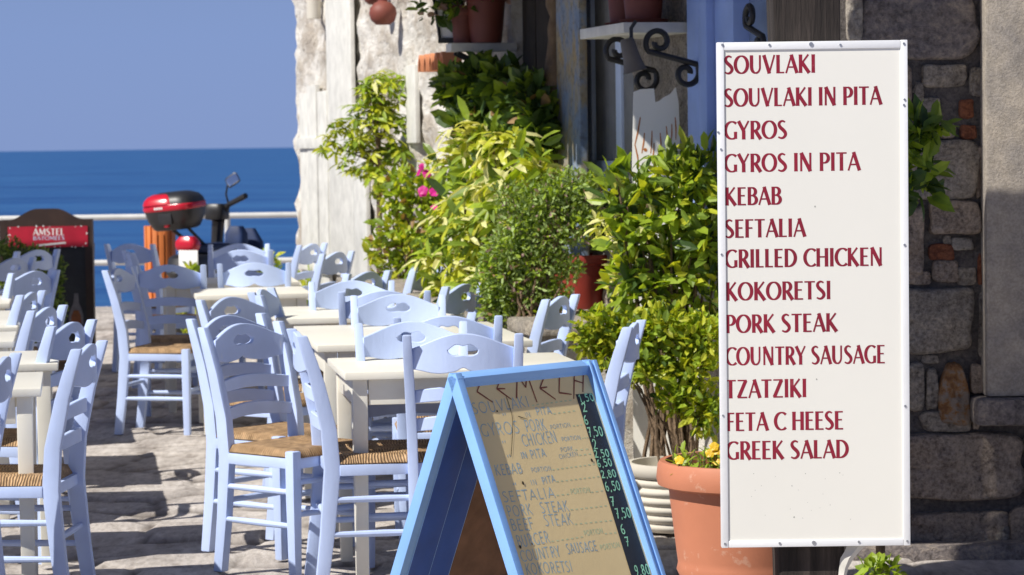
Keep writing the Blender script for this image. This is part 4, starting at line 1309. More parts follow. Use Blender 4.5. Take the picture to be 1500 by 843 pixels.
mb.build('foliage', [G_YEL, G_FRESH, G_MID, G_DARK], ws, smooth=False, world=True)
mb = stems(Vector((c.x,Yp,zr-.06)), bl, rg, .007, .003, 1, .08); mb.build('stem', BARKM, ws, world=True)

# -- bay shrub behind it
Yb = 11.2
cb = at_z(985, Yb, 0)
bs = thing('bay_shrub', 'tall bay shrub with dark pointed leaves between the red pot and the white sign', 'shrub', (cb.x, Yb, 0))
rg = random.Random(17)
bl = blobs([(995,258,40,34),(1028,245,28,34),(935,275,42,34),(905,300,26,26),(1010,300,50,46),(960,335,52,46),(920,355,34,30),(1030,360,40,55),(985,395,52,46),(930,410,42,36),(1035,440,36,50),(960,445,50,36),(900,262,22,14),(1010,225,18,14)], Yb)
mb = foliage(bl, 1450, .084, .38, (.32,.12,.36,.16,.04), rg, .9, .5, .45, .2)
mb.build('foliage', [G_MID, G_DARK, G_FRESH, G_YEL, G_CREAM], bs, smooth=False, world=True)
mb = stems(Vector((cb.x,Yb,0)), bl, rg, .012, .004, 2, .12); mb.build('stem', BARKM, bs, world=True)
bl = blobs([(900,345,18,16),(880,330,16,10),(915,385,20,18),(903,420,16,20),(940,315,18,14),(925,330,22,20)], Yb+.1)
mb = foliage(bl, 260, .05, .34, (.7,.3), rg, .9, .5, .5); mb.build('yellowed_foliage', [G_CREAM, G_YEL], bs, smooth=False, world=True)

# -- pink tinged fine bush
Yh = 12.5
ch = at_z(775, Yh, .745)
hb = thing('fine_leaved_bush', 'grey green fine-leaved bush tinged pink, spilling beside the red pot', 'bush', (ch.x, Yh, .745))
rg = random.Random(23)
bl = blobs([(830,280,48,34),(790,300,48,40),(845,325,40,36),(800,345,48,38),(765,330,36,30),(750,365,44,36),(790,390,40,30),(745,405,42,36),(770,435,38,32),(735,440,30,28),(790,455,28,26),(775,475,22,18),(850,300,34,30),(745,288,26,22),(755,468,32,24),(800,482,26,18),(728,455,26,22),(775,470,30,26),(715,420,24,26),(725,385,24,24),(865,275,22,22),(832,392,24,24),(818,432,22,20)], Yh)
mb = foliage(bl, 12000, .028, .42, (.42,.24,.28,.06), rg, .9, .5, .3, .2)
mb.build('foliage', [G_GREY, G_GREYD, G_FRESH, PINKF], hb, smooth=False, world=True)
mb = stems(Vector((ch.x,Yh,.745)), bl, rg, .007, .002, 2, .10); mb.build('stem', BARKM, hb, world=True)

# -- red pot on the ledge
Yr = 13.0
cr_ = px(851, 452, Yr); ztop = px(851, 373, Yr).z; zbot = .745
tl = (Vector((cr_.x,Yr,0))-P0)
rp = thing('red_pot', 'dark red flowerpot half hidden by the pink-tinged bush on the stone ledge', 'flowerpot', (cr_.x, Yr, zbot))
mb = MB(); mb.lathe(pot_prof(.155, ztop-zbot, .05, .0, .66), 40); mb.build('pot', REDPOT, rp, angle=50)
mb = MB(); mb.lathe([(0,(ztop-zbot)*.9),(.13,(ztop-zbot)*.9)], 30); mb.build('soil', SOIL, rp)

# -- variegated umbrella plant
Yv = 14.6
cv = at_z(735, Yv, 0)
vp = thing('variegated_plant', 'broad umbrella plant with cream and green leaves against the building', 'plant', (cv.x, Yv, 0))
rg = random.Random(41)
bl = blobs([(690,205,42,30),(740,215,44,34),(780,235,30,28),(665,240,30,26),(720,260,48,34),(690,290,44,30),(760,275,34,26),(660,330,40,34),(705,335,48,36),(735,310,36,26),(640,375,36,32),(690,385,46,38),(725,415,34,34),(660,420,32,24),(700,440,36,22)], Yv, .42)
mb = foliage(bl, 175, .125, .30, (.36,.30,.24,.10), rg, .8, .5, .5, .2, umb=8)
mb.build('foliage', [G_YEL, G_CREAM, G_FRESH, G_MID], vp, smooth=False, world=True)
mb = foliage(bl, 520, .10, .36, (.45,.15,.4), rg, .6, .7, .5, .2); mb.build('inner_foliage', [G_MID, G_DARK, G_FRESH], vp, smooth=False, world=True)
mb = stems(Vector((cv.x,Yv,0)), bl, rg, .016, .006, 1, .15); mb.build('stem', BARKM, vp, world=True)

# -- dark climber under the shelf
Yc = 15.25
cc = at_z(735, Yc, 0)
cl = thing('wall_climber', 'dense dark green climber hanging in the shade below the white shelf', 'climber', (cc.x, Yc, 0))
rg = random.Random(43)
bl = blobs([(665,125,24,20),(700,118,36,24),(745,125,34,26),(780,140,26,28),(690,140,44,30),(735,155,48,34),(785,175,26,36),(700,185,40,26),(765,205,38,30),(790,205,22,30),(760,165,34,30)], Yc, .22)
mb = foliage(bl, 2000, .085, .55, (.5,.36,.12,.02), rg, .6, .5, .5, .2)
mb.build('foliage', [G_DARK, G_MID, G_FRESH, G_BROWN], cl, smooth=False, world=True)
mb = stems(Vector((cc.x,Yc,0)), bl, rg, .014, .005, 2, .12); mb.build('stem', BARKM, cl, world=True)

# -- flowering shrub with magenta blooms
Yf = 16.2
cf = at_z(615, Yf, 0)
fs_ = thing('flowering_shrub', 'yellow green shrub with a few magenta flowers against the whitewashed wall', 'shrub', (cf.x, Yf, 0))
rg = random.Random(47)
bl = blobs([(600,268,34,22),(640,262,24,28),(580,290,26,26),(620,310,36,30),(575,335,28,26),(650,300,24,34),(600,355,42,30),(560,370,22,20),(640,350,30,30),(585,395,36,24),(625,400,36,26),(570,425,26,18),(610,430,34,18),(665,345,26,30),(660,395,28,30),(645,425,30,16)], Yf)
mb = foliage(bl, 2000, .064, .50, (.34,.38,.22,.06), rg, .9, .5, .5, .2)
mb.build('foliage', [G_YEL, G_FRESH, G_MID, G_BROWN], fs_, smooth=False, world=True)
mb = stems(Vector((cf.x,Yf,0)), bl, rg, .012, .004, 2, .14); mb.build('stem', BARKM, fs_, world=True)
for x, y, r in ((621,280,.032),(637,283,.03),(626,256,.026),(617,244,.02),(683,257,.022),(635,305,.02),(614,252,.02)):
    p = px(x, y, Yf-.42); fl = MB()
    for k in range(2): pansy(fl, p+Vector((rg.uniform(-.008,.008),rg.uniform(-.02,.02),rg.uniform(-.008,.008))), r, (Vector((-.4,-.8,.3))+rdir(rg)*.5).normalized())
    fl.build('flower', MAGENTA, fs_, smooth=False, world=True)

# -- slim umbrella tree
Yu = 17.0
cu = at_z(556, Yu, 0)
ut = thing('umbrella_tree', 'slim umbrella tree on a bare thin stem before the whitewashed corner', 'tree', (cu.x, Yu, 0))
rg = random.Random(53)
bl = blobs([(562,118,28,20),(590,135,20,18),(540,140,26,20),(560,160,36,24),(525,170,24,18),(500,185,18,16),(578,185,28,22),(540,200,34,22),(485,212,14,18),(515,225,24,20),(560,225,30,22),(590,215,16,18),(545,250,28,16),(558,275,12,16),(518,258,12,12)], Yu)
mb = foliage(bl, 165, .088, .32, (.34,.40,.22,.04), rg, .9, .5, .5, .2, umb=8)
mb.build('crown', [G_YEL, G_FRESH, G_MID, G_CREAM], ut, smooth=False, world=True)
mb = MB()
mb.tube([(cu.x,Yu,0), px(556,330,Yu), px(555,240,Yu), px(552,190,Yu), px(556,150,Yu)], [.022,.018,.014,.011,.007], 8)
for b in bl: mb.tube([px(554,250-rg.random()*70,Yu), b[0]], [.008,.004], 6)
mb.build('trunk', BARKM, ut, world=True)

# -- leafy branch beside the sign, weed at its foot, low plants by the corner, bush at the chalkboard
Yq = 9.3
cq = at_z(1285, Yq, 0)
sb_ = thing('leafy_shrub', 'glossy green shrub peeping out past the edge of the white menu sign', 'shrub', (cq.x, Yq, 0))
rg = random.Random(59)
bl = blobs([(1345,200,26,26),(1362,185,22,14),(1345,245,26,26),(1350,275,20,18),(1315,220,30,40),(1310,290,26,34),(1372,178,14,10)], Yq)
mb = foliage(bl, 200, .085, .48, (.42,.30,.28), rg, .8, .5, .5, .2); mb.build('foliage', [G_MID, G_DARK, G_FRESH], sb_, smooth=False, world=True)
mb = stems(Vector((cq.x,Yq,0)), bl[4:6], rg, .009, .003, 2, .03); mb.build('stem', BARKM, sb_, world=True)
Yw = 9.0
cw = at_z(1290, Yw, 0)
wd_ = thing('broad_leaf_weed', 'small fresh green weed growing at the foot of the timber post', 'weed', (cw.x, Yw, 0))
bl = blobs([(1288,833,18,12),(1305,838,16,10),(1272,842,14,10),(1292,848,22,10)], Yw)
mb = foliage(bl, 60, .045, .62, (.6,.4), rg, .8, .5, .7, .2); mb.build('foliage', [G_FRESH, G_MID], wd_, smooth=False, world=True)
mb = stems(Vector((cw.x,Yw,0)), bl, rg, .003, .002, 1, .01); mb.build('stem', STEMG, wd_, world=True)
Yl = 20.0
for xx, yy, rr, lab in ((450,408,22,'low leafy plant at the foot of the whitewashed corner'), (398,384,12,'low leafy tuft behind the half shaded chair crest'), (280,404,9,'low tuft of leaves showing between chairs under the tail light')):
    c3 = at_z(xx, Yl, 0)
    pt = thing('low_plant', lab, 'plant', (c3.x, Yl, 0), group='low plants behind the chairs')
    bl = blobs([(xx,yy,rr,14),(xx+8,yy+25,rr,24),(xx-6,yy+50,rr,24),(xx,yy+80,rr,30)], Yl)
    mb = foliage(bl, 190, .07, .5, (.4,.4,.2), rg, .9, .5, .5, .2); mb.build('foliage', [G_YEL, G_FRESH, G_MID], pt, smooth=False, world=True)
    mb = stems(Vector((c3.x,Yl,0)), bl, rg, .006, .003, 1, .06); mb.build('stem', STEMG, pt, world=True)
Yg = 18.4
cg = at_z(30, Yg, 0)
gb = thing('round_bush', 'dense green bush in front of the black chalkboard', 'bush', (cg.x, Yg, 0))
bl = blobs([(10,372,30,24),(45,385,30,26),(75,395,22,26),(15,410,36,30),(60,420,34,30),(30,450,44,36),(70,455,28,30),(25,500,44,40)], Yg)
mb = foliage(bl, 5200, .035, .45, (.25,.5,.25), rg, .9, .5, .4, .2); mb.build('foliage', [G_MID, G_DARK, G_GREYD], gb, smooth=False, world=True)
mb = stems(Vector((cg.x,Yg,0)), bl, rg, .010, .004, 2, .1); mb.build('stem', BARKM, gb, world=True)

# ================================================================== THINGS ON AND BY THE WALL
# flowerpots on the two shelves
def shelf_pot(x, t, z, off, r, h, lab, saucer=True, mat=TERRAD):
    p = fpt(t, z, off)
    o = thing('shelf_pot', lab, 'flowerpot', p, 0, 'flowerpots on the wall shelves')
    mb = MB(); b = .012 if saucer else 0.001
    pr = [(rr, zz+b) for rr, zz in pot_prof(r, h, .05, 0, .68)]
    mb.lathe(pr, 36); mb.build('pot', mat, o, angle=50)
    if saucer:
        mb = MB(); mb.lathe([(.01,.001),(r*.86,.001),(r*1.0,.02),(r*.96,.022),(r*.80,.0115),(.0,.0115)], 36); mb.build('saucer', mat, o)
    mb = MB(); mb.lathe([(0,h*.9),(r*.84,h*.9)], 24); mb.build('soil', SOIL, o)
    return o
d2 = sb2-sa2
shelf_pot(0, sa2+d2*.22, sz2, .14, .085, .26, 'slim brown flowerpot on the bracketed shelf, the one nearer the sea')
shelf_pot(0, sa2+d2*.66, sz2, .14, .11, .28, 'wide brown flowerpot on the bracketed shelf')
d1 = sb-sa
po1 = shelf_pot(0, sa+d1*.68, sz1, .14, .12, .27, 'brown flowerpot on the white shelf above the climber', False)
po2 = shelf_pot(0, sa+d1*.22, sz1, .25, .075, .20, 'brown flowerpot trailing leaves beside the wall lantern', False)
rg = random.Random(61)
for o, n in ((po2, 150), (po1, 90)):
    q = Vector(o.location)
    bl = [(q+Vector((0,0,.28)), .18, .10), (q+Vector((-.14,-.05,.20)), .12, .10)]
    mb = foliage(bl, n, .055, .6, (.4,.4,.2), rg, .9, .5, .5, .2); mb.build('foliage', [G_MID, G_DARK, PINKF], o, smooth=False, world=True)
# stacked roof tiles at the end of the shelf
ta, za = fac(636, 94, .2)
tl_ = thing('roof_tiles', 'short stack of orange clay roof tiles sticking out beside the white shelf', 'tiles', fpt(ta, za, .0))
for i in range(5):
    mb = MB(); x0 = ft(616,.24)+ (ft(656,.24)-ft(616,.24))*i/5
    n = 10; vs = []
    rr = .06
    for e in (.16, .27):
        for k in range(n+1):
            a = PI*k/n
            for r2 in (rr, rr-.014): vs.append(fpt(x0+rr*.75+r2*math.cos(a)*.75, za-.04+r2*1.6*math.sin(a), -.02+e))
    fs = []
    b = (n+1)*2
    for k in range(n):
        i0 = 2*k
        fs += [(i0, i0+2, b+i0+2, b+i0), (i0+1, b+i0+1, b+i0+3, i0+3), (b+i0, b+i0+2, b+i0+3, b+i0+1), (i0, i0+1, i0+3, i0+2)]
    fs += [(0,b,b+1,1), (2*n, 2*n+1, b+2*n+1, b+2*n)]
    mb.add(vs, fs); mb.build('tile', painted('roof_tile_clay', (.66,.27,.13), scale=6, rough=.8, var=.15) if i == 0 else bpy.data.materials['roof_tile_clay'], tl_, world=True)
# clay jugs hanging high on the wall
for x, y, r, lab in ((561,20,.088,'round dark red clay jug hanging high on the whitewashed wall'), (548,-6,.07,'red clay jug cut by the top of the photo above the round jug')):
    tt, zz = fac(x, y, .12); cjp = fpt(tt, zz, .12)
    j = thing('clay_jug', lab, 'jug', cjp)
    mb = MB()
    pr = [(.0,-r*.82),(r*.5,-r*.80),(r*.85,-r*.5),(r*1.0,0),(r*.92,r*.4),(r*.6,r*.75),(r*.36,r*.86),(r*.34,r*1.15),(r*.44,r*1.25),(r*.3,r*1.2),(r*.28,r*.8)]
    mb.lathe(pr, 32); mb.build('body', TERRAD, j, angle=60)
    mb = MB(); mb.tube([Vector((0,0,r*1.1)), Vector((0,0,r*1.1))-FN*.08+FZ*.04, -FN*.15+FZ*(r*1.1+.05)], .006, 6); mb.build('hook', BLACKM, j)
# black wall lantern
tt, zz = fac(658, 26, .3)
ln = thing('wall_lantern', 'black lantern with frosted panes hanging beside the shelf pots', 'lantern', fpt(tt, zz-.12, .3))
mb = MB(); gl = MB()
h = .26; b0, b1 = .05, .085
for sx, sy in ((-1,-1),(1,-1),(1,1),(-1,1)): mb.tube([(sx*b0,sy*b0,0),(sx*b1,sy*b1,h)], .009, 6)
mb.beam([(0,0,-.015),(0,0,.008)], .12, .12); mb.beam([(0,0,h),(0,0,h+.02),(0,0,h+.12)], [.19,.19,.04], [.19,.19,.04])
mb.tube([(0,0,-.015),(0,0,-.03),(0,0,-.05),(0,0,-.06)], [.006,.014,.014,.003], 8)
gl.beam([(0,0,.01),(0,0,h-.003)], [b0*1.75,b1*1.75], [b0*1.75,b1*1.75])
mb.tube([Vector((0,0,h+.1)), Vector((0,0,h+.2)), -FN*.12+FZ*(h+.24), -FN*.33+FZ*(h+.2)], .010, 8)
mb.build('cage', BLACKM, ln); gl.build('pane', WHITEP, ln)
# gnarled trunk and painted plank by the doorway
tt = ft(817, .1)
gt = thing('gnarled_trunk', 'dark knotted vine trunk rising between the leaves and the painted plank', 'trunk', fpt(tt, 0, .1))
mb = MB(); rg = random.Random(71); pts = []; rad = []
for i in range(60):
    z = i*.055; pts.append((rg.uniform(-.012,.012), rg.uniform(-.012,.012), z)); rad.append(.048+.014*math.sin(i*.8)+rg.uniform(-.012,.012))
mb.tube(pts, rad, 10); mb.build('trunk', BARKM, gt, angle=70)
t0 = ft(822,.1); t1_ = ft(856,.1)
pk = MB()
fbox(pk, -(t1_-t0)/2, (t1_-t0)/2, 0, 3.3, -.02, .02)
PLK = NT('blue_ochre_plank')
_n = PLK.noise(5, 8, .7, stretch=(1,1,.5)); _c = PLK.ramp(_n, [(.3,(.12,.19,.36)),(.47,(.22,.28,.38)),(.55,(.34,.30,.22)),(.66,(.46,.30,.10))]); PLK.col(PLK.mix(PLK.ramp(PLK.noise(30,6,.7),[(.35,.6),(.5,0.0)]), _c, (.10,.09,.08))); PLK.rough(.8); PLK.bump(_n,.006,.8); PLK = PLK.m
plank = thing('painted_plank', 'weathered plank painted blue and ochre standing beside the dark doorway', 'plank', fpt((t0+t1_)/2, 0, .1))
pv = MB(); pv.obox(fpt((t0+t1_)/2, 0, .1), FU, FN, FZ, (-(t1_-t0)/2, (t1_-t0)/2), (-.02,.02), (0,3.2)); pv.build('board', PLK, plank, world=True, bevel=.008)
# broken white board with orange brush strokes
tt, zz = fac(964, 255, .12)
wbp = fpt(tt, zz, .15)
wbY = px(964,200,wbp.y).y
wb = thing('broken_board', 'jagged broken white board with orange brush marks leaning on the dark wall', 'board', (wbp.x, wbY, zz))
poly = [(928,135),(938,131),(958,130),(960,150),(966,148),(972,143),(982,138),(990,128),(994,150),(998,258),(996,690),(928,694),(926,240)]
PP = [px(x, y, wbY) for x, y in poly]
mb = MB(); mb.prism([(p.x, p.z) for p in reversed(PP)], Vector((1,0,0)), Vector((0,0,1)), Vector((0,1,0)), Vector((0,wbY,0)), 0, .02)
mb.build('panel', SIGNW, wb, world=True, smooth=False)
mb = MB(); rg = random.Random(5)
for (xa,ya,xb,yb,w0) in ((938,172,930,212,2.4),(930,212,936,245,2.2),(944,195,940,225,2.2),(955,192,953,225,2),(958,210,955,240,2),(967,195,968,225,2),(976,185,978,222,2.2),(984,182,983,210,2),(989,172,990,205,2.2),(943,218,947,222,5)):
    a, b = px(xa,ya,wbY), px(xb,yb,wbY); s_ = w0*wbY/FPX
    ribbon(mb, [(a.x,a.z),((a.x+b.x)/2+.002,(a.z+b.z)/2),(b.x,b.z)], [s_*.6,s_,s_*.5], lambda x,y,l: (x, wbY-l, y), .0008+.0002*rg.random())
mb.build('brush_marks', plain('orange_brush', (.48,.16,.03), .6), wb, world=True, smooth=False)
# little tin lamp hanging under the shelf
tt, zz = fac(925, 84, .32)
tp = thing('tin_lamp', 'small grey tin lamp hanging from the scroll bracket', 'lamp', fpt(tt, zz, .32))
mb = MB(); mb.lathe([(.0,.08),(.024,.08),(.030,.07),(.036,.0),(.046,-.05),(.052,-.062),(.048,-.062),(.03,0),(.0,.05)], 28); o = mb.build('shade', plain('grey_tin', (.13,.115,.10), .6, .2, 8), tp); o.rotation_euler = (0, R(-14), 0)
mb = MB(); mb.tube([(0,0,.07),(.0,0,.12),(.02,0,.15)], .008, 8); mb.build('hook', BLACKM, tp)

# ================================================================== FAR THINGS: railing, scooter, bin, chalkboard
RY = 25.4
rl = thing('pipe_railing', 'white two-bar pipe railing along the sea edge', 'railing', (-4, RY, 0))
xa, xb = -8.5, -.6
zt_ = px(170, 318.5, RY).z; zl_ = px(170, 385, RY).z
mb = MB(); mb.tube([(xa,RY,zt_),(xb,RY,zt_)], .027, 12); mb.build('top_rail', ALU, rl, world=True)
mb = MB(); mb.tube([(xa,RY,zl_),(xb,RY,zl_)], .027, 12); mb.build('lower_rail', ALU, rl, world=True)
x = px(333,318,RY).x
for k in range(-3,2):
    xx = x+k*2.1
    if xx < xa or xx > xb: continue
    mb = MB(); mb.tube([(xx,RY,-.02),(xx,RY,zt_+.01)], .028, 12); mb.build('post', ALU, rl, world=True)

# orange slatted bin
BYb = 23.0
bc = at_z(237, BYb, 0); bz = px(237, 331, BYb).z
ob = thing('slatted_bin', 'orange wooden slatted bin by the sea railing', 'litter bin', (bc.x, BYb, 0))
r_b = 21*BYb/FPX
for k in range(14):
    a = 2*PI*k/14; mb = MB()
    ca, sa_ = math.cos(a), math.sin(a)
    mb.obox(Vector((ca*r_b, sa_*r_b, 0)), Vector((-sa_,ca,0)), Vector((ca,sa_,0)), FZ, (-.021,.021), (-.01,.01), (.06,bz)); mb.build('slat', ORANGE, ob, bevel=.003)
mb = MB()
for z in (.2, bz-.1): mb.lathe([(r_b-.012,z-.02),(r_b-.012,z+.02),(r_b-.016,z+.02),(r_b-.016,z-.02),(r_b-.012,z-.02)], 28)
mb.build('hoop', BLACKM, ob)
mb = MB(); mb.lathe([(0,.0),(r_b*.8,.0),(r_b*.8,bz-.1),(r_b*.76,bz-.1),(r_b*.76,.03),(0,.03)], 24); mb.build('liner', BLACKP, ob)

# scooter with a top case
MY = 22.0
def mp(x, y, dy=0): return px(x, y, MY+dy)
g0 = at_z(285, MY, 0)
sc = thing('scooter', 'parked scooter with a black and red top case, seen from behind', 'scooter', (g0.x, MY, 0))
def rbox(mb, c, ax, ay, az, a, b, h, taper=1.0, rnd=.35, n=24, m=0, prof=((0,.86),(.12,.97),(.5,1),(.85,.97),(1,.82))):
    """rounded tapered box: half sizes a, b, height h, axes ax ay az"""
    rings = []
    for q, s_ in prof:
        ring = []
        for j in range(n):
            t = 2*PI*j/n; e = 2/(4.0)
            cx = math.copysign(abs(math.cos(t))**e, math.cos(t)); cy = math.copysign(abs(math.sin(t))**e, math.sin(t))
            k = s_*(taper+(1-taper)*(1-abs(q-.5)))
            ring.append(c + ax*(a*cx*k) + ay*(b*cy*k) + az*(h*q))
        rings.append(ring)
    vs = [p for r in rings for p in r]; fs = []
    for i in range(len(rings)-1):
        for j in range(n): fs.append((i*n+j, i*n+(j+1)%n, (i+1)*n+(j+1)%n, (i+1)*n+j))
    fs.append(tuple(reversed(range(n)))); fs.append(tuple(range((len(rings)-1)*n, len(rings)*n)))
    mb.add(vs, fs, m)
hd = R(22)     # heading of the scooter, clockwise from straight away
fx = Vector((math.sin(hd), math.cos(hd), 0)); sx_ = Vector((math.cos(hd), -math.sin(hd), 0))
tilt = Vector((0.10,0,1)).normalized()
cc0 = mp(260, 336)
cx_ = (sx_ + FZ*.08).normalized(); cz_ = (FZ - sx_*.08 - fx*.06).normalized(); cy_ = cz_.cross(cx_).normalized()
mb = MB(); rbox(mb, cc0, cx_, cy_, cz_, .222, .19, .165, prof=((0,.66),(.08,.76),(.5,.92),(1,1.0)))
case = mb.build('top_case', BLACKP, sc, world=True)
mb = MB(); rbox(mb, cc0+cz_*.160, cx_, cy_, cz_, .229, .197, .050, prof=((0,.97),(.2,1),(.8,1),(1,.97))); mb.build('red_band', REDP, case, world=True)
mb = MB(); rbox(mb, cc0+cz_*.209, cx_, cy_, cz_, .224, .19, .095, prof=((0,1),(.35,.95),(.7,.82),(.92,.6),(1,.4))); mb.build('lid', BLACKP, case, world=True)
mb = MB(); rbox(mb, cc0+cz_*.212-cy_*.035-cx_*.055, cx_, cy_, cz_, .165, .165, .085, prof=((0,1),(.4,.93),(.75,.78),(.95,.55),(1,.4))); mb.build('lid_inlay', REDP, case, world=True)
mb = MB(); rbox(mb, cc0+cz_*.03-cy_*.165, cx_, cy_, cz_, .022, .016, .045); mb.build('lock', REDP, case, world=True)
mb = MB(); mb.obox(cc0+cz_*.08-cy_*.190, cx_, cy_, cz_, (-.06,.06), (0,.02), (-.03,.06)); mb.build('latch', BLACKM, case, world=True, bevel=.004)
mb = MB(); lp = cc0+cz_*.186-cy_*.200-cx_*.03
for k, (a, b) in enumerate(((-.05,-.035),(-.03,-.015),(-.01,.005),(.01,.025))): mb.obox(lp, cx_, cy_, cz_, (a,b), (0,.004), (-.009,.009))
mb.build('badge', WHITEP, case, world=True)
# body, seat, wheels
gx = g0 - fx*.0
def along(s, z, side=0.0): return Vector((g0.x, MY, 0)) + fx*s + sx_*side + FZ*z
mb = MB(); rbox(mb, along(.18,.44), sx_, fx, FZ, .16, .46, .24, prof=((0,.75),(.4,1),(.9,.92),(1,.8))); mb.build('body', BLACKP, sc, world=True)
mb = MB(); rbox(mb, along(.30,.685), sx_, fx, FZ, .13, .32, .07); mb.build('seat', NAVY, sc, world=True)
mb = MB(); rbox(mb, along(.92,.30), sx_, fx, FZ, .17, .06, .56, prof=((0,.6),(.3,1),(.8,.9),(1,.5))); mb.build('leg_shield', NAVY, sc, world=True)
mb = MB(); rbox(mb, along(.6,.26), sx_, fx, FZ, .15, .42, .10); mb.build('floorboard', BLACKP, sc, world=True)
for s_ in (-.12, 1.15):
    cw_ = along(s_, .27); mb = MB(); n = 28
    ring = [cw_ + fx*(.225*math.cos(2*PI*j/n)) + FZ*(.225*math.sin(2*PI*j/n)) for j in range(n+1)]
    mb.tube(ring, .045, 10, cap=False); w_o = mb.build('wheel', BLACKP, sc, world=True)
    mb = MB(); mb.tube([cw_-sx_*.03, cw_+sx_*.03], .06, 14)
    for k in range(5):
        a = 2*PI*k/5; mb.tube([cw_, cw_+fx*(.19*math.cos(a))+FZ*(.19*math.sin(a))], .018, 6)
    mb.build('rim', ALU, w_o, world=True)
tlp = mp(275, 357, -.34)
mb = MB(); rbox(mb, tlp-FZ*.07, sx_, fx, FZ, .095, .07, .125, prof=((0,.55),(.15,.85),(.4,1),(.7,.95),(1,.62))); mb.build('tail_light', REDP, sc, world=True)
mb = MB(); pp_ = mp(276, 380, -.46)
mb.obox(pp_, sx_, fx, FZ, (-.085,.085), (-.004,.004), (-.07,.07)); mb.build('number_plate', WHITEP, sc, world=True, bevel=.003)
mb = MB(); mb.tube([cc0+cz_*.01-fx*.1, along(.1,.70), along(.3,.72)], .016, 8); mb.tube([cc0+cz_*.01+sx_*.1, along(.15,.70,.08)], .014, 8); mb.tube([tlp, along(.0,.6)], .03, 8); mb.build('carrier', BLACKM, sc, world=True)
# handlebar
stem0 = mp(318, 400, .6); hb0 = mp(320, 322, .55); hb1 = mp(335, 300, .5); hb2 = mp(360, 287, .35); hbL = mp(303, 318, .8)
mb = MB(); mb.tube([stem0, mp(318,350,.6), hb0], [.05,.05,.055], 10); rbox(mb, mp(318,322,.55), sx_, fx, FZ, .09, .09, .13); mb.tube([hbL, hb0, hb1], [.018,.03,.022], 10)
hbar = mb.build('handlebar', BLACKP, sc, world=True)
mb = MB(); mb.tube([hb1, hb2], [.022,.024], 10); mb.build('grip', BLACKP, hbar, world=True)
mb = MB(); m0 = mp(344, 264, .45); mb.tube([hb1, mp(331,285,.47), mp(333,273,.46), m0], .008, 8)
rbox(mb, m0-FZ*.035, Vector((.82,-.2,.55)).normalized(), Vector((.1,1,-.42)).normalized(), Vector((-.5,.36,.85)).normalized(), .062, .016, .085); mir = mb.build('mirror', BLACKP, hbar, world=True)
mb = MB(); rbox(mb, m0-FZ*.028-Vector((.002,.018,0)), Vector((.82,-.2,.55)).normalized(), Vector((.1,1,-.42)).normalized(), Vector((-.5,.36,.85)).normalized(), .055, .003, .072); mb.build('mirror_glass', MIRROR, mir, world=True)
mb = MB(); rbox(mb, mp(347,385,.4), sx_, fx, FZ, .09, .07, .30, prof=((0,.8),(.3,1),(.8,.95),(1,.6))); mb.build('leg_apron', NAVY, sc, world=True)

# black chalkboard with a red beer panel
KY = 19.0
kb = thing('beer_chalkboard', 'tall black chalkboard with an arched wooden frame and a red header panel', 'chalkboard', (px(69,400,KY).x, KY, 0))
def kp(x, y): 
    p = px(x, y, KY); return (p.x, p.z)
xl, xr = kp(1,400)[0], kp(137,400)[0]
zs = kp(69,322)[1]; za_ = kp(69,306)[1]
out = [(xl,0.0),(xr,0.0),(xr,zs)]
for i in range(1,24):
    q = i/24; xx = xr+(xl-xr)*q
    e = max(0, min(1, (.5-abs(q-.5)-.10)/.30)); e = e*e*(3-2*e)
    out.append((xx, zs+(za_-zs)*e))
out.append((xl,zs))
mb = MB(); mb.prism(out, Vector((1,0,0)), FZ, Vector((0,1,0)), Vector((0,KY,0)), .02, .05); mb.build('back', WOODD, kb, world=True, smooth=False)
mb = MB(); fwk = .052
mb.box(xl, xl+fwk, KY-.02, KY+.0195, 0, zs); mb.box(xr-fwk, xr, KY-.02, KY+.0195, 0, zs); mb.box(xl+fwk, xr-fwk, KY-.0195, KY+.0195, .06, .14)
hd_ = [(xl+fwk+.001, kp(69,342)[1])]+[(xr-fwk-.001, kp(69,342)[1])]+[(a, b-.001) for a, b in out[2:] if xl+fwk < a < xr-fwk] 
mb.prism(hd_, Vector((1,0,0)), FZ, Vector((0,1,0)), Vector((0,KY,0)), -.019, .0195)
mb.build('frame', WOODD, kb, world=True, smooth=False)
mb = MB(); mb.box(xl+fwk, xr-fwk, KY+.004, KY+.0198, .14, kp(69,342)[1]); mb.build('slate', CHALKB, kb, world=True, smooth=False)
ra = kp(13,363); rb_ = kp(129,331)
mb = MB(); mb.box(ra[0], rb_[0], KY-.027, KY-.0205, ra[1], rb_[1]); hp = mb.build('header_panel', REDS, kb, world=True, smooth=False)
mb = MB(); PLY = KY-.027
def kw(s_, xa, xb, yb, yt, mb, m=0, **k):
    a, b, t = kp(xa,yb), kp(xb,yb), kp(xa,yt)
    text(mb, s_, lambda x,y,l: (a[0]+x, PLY-l, a[1]+y+.0), t[1]-a[1], b[0]-a[0], m=m, **k)
kw('AMSTEL', 49.5, 95, 345, 335.3, mb)
kw('BATOMEES', 49.5, 95.5, 352, 346.3, mb, 1, base=.0006)
a_ = [(54,358.5),(97,354.3),(97.5,356.8),(54.5,361.5)]
mb.add([(kp(*p)[0], PLY-.0008, kp(*p)[1]) for p in a_], [(3,2,1,0)], 0)
rg = random.Random(3)
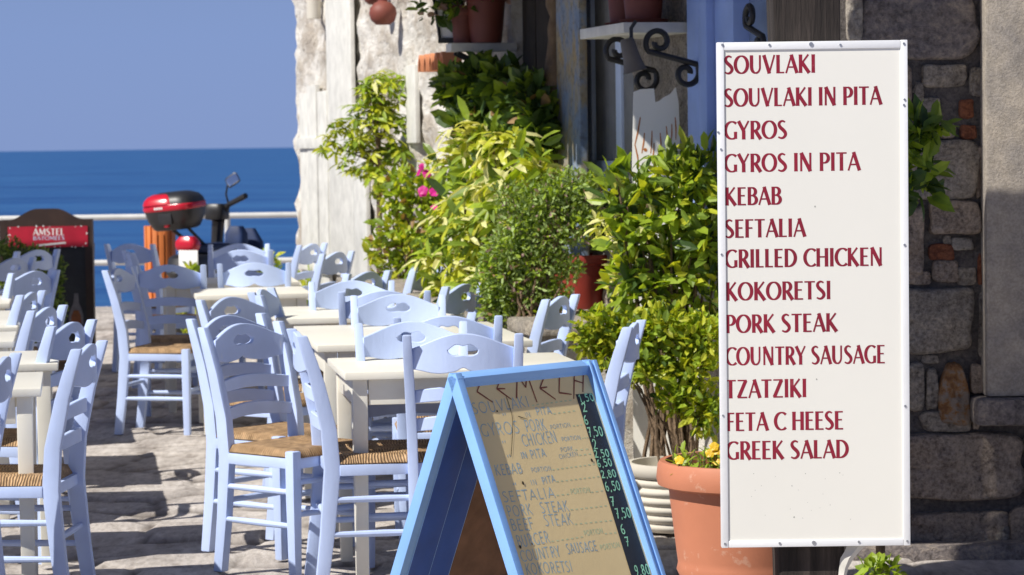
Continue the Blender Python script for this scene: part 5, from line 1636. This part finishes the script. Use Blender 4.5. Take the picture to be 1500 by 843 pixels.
for k in range(26):   # flaked paint along the panel edges
    e = rg.random()
    x_, y_ = (rg.choice((14.5,127.5))+rg.uniform(-1.2,1.2), rg.uniform(332,362)) if e < .5 else (rg.uniform(14,128), rg.choice((331.8,361.8))+rg.uniform(-.6,.6))
    p = kp(x_, y_); r2 = rg.uniform(.003,.008)
    mb.add([(p[0]+r2*math.cos(i*1.05)*rg.uniform(.5,1.2), PLY-.0005-.00005*k, p[1]+r2*math.sin(i*1.05)*rg.uniform(.5,1)) for i in range(6)], [tuple(range(6))], 0)
mb.build('panel_lettering', [WHITEP, plain('pale_blue_letter', (.45,.58,.75), .5)], hp, world=True, smooth=False)
mb = MB()
bt = [(101,476),(101,462),(104,452),(107.5,444),(108.5,430),(114.5,430),(115.5,444),(119,452),(122,462),(122,476)]
mb.add([(kp(*p)[0], KY+.0034, kp(*p)[1]) for p in bt], [tuple(range(len(bt)))], 0)
gb_ = [(104,474),(104.5,463),(108,455),(115,455),(118.5,463),(119,474)]
mb.add([(kp(*p)[0], KY+.0030, kp(*p)[1]) for p in gb_], [tuple(range(len(gb_)))], 1)
mb.build('bottle_picture', [plain('shaded_bottle', (.17,.16,.17), .5, .3, 30), plain('amber_beer', (.22,.07,.02), .4, .3, 30)], kb, world=True, smooth=False)  # bottle colours darkened to carry the shade on the chalkboard
for s_ in (-1,1):
    mb = MB(); xx = (xl+xr)/2+s_*(xr-xl)*.42; mb.obox(Vector((xx,KY+.06,0)), Vector((1,0,0)), Vector((0,.97,-.24)).normalized(), Vector((0,-.24,-.97)).normalized()*-1, (-.02,.02), (0,.02), (0.0,.9))
    o = mb.build('rear_leg', WOODD, kb, world=True)
# unseen canopy added to shade the far tables and chairs
for ctr, sx2, sy2, lab in ((Vector((-4.5,15.6,3.3)), 0.9, 2.15, 'unseen beige canopy added to shade the far tables'),):
    pa_ = thing('shade_canopy', lab, 'shade_canopy', (ctr.x, ctr.y, 0))
    mb = MB(); v = [(-sx2,-sy2,3.25),(sx2,-sy2,3.25),(sx2,sy2,3.25),(-sx2,sy2,3.25),(0,0,3.75)]
    mb.add(v, [(0,1,4),(1,2,4),(2,3,4),(3,0,4)]); mb.build('canopy', CANVAS, pa_, smooth=False)
    mb = MB(); mb.tube([(0,0,0),(0,0,3.7)], .03, 10); mb.build('pole', WOODD, pa_)
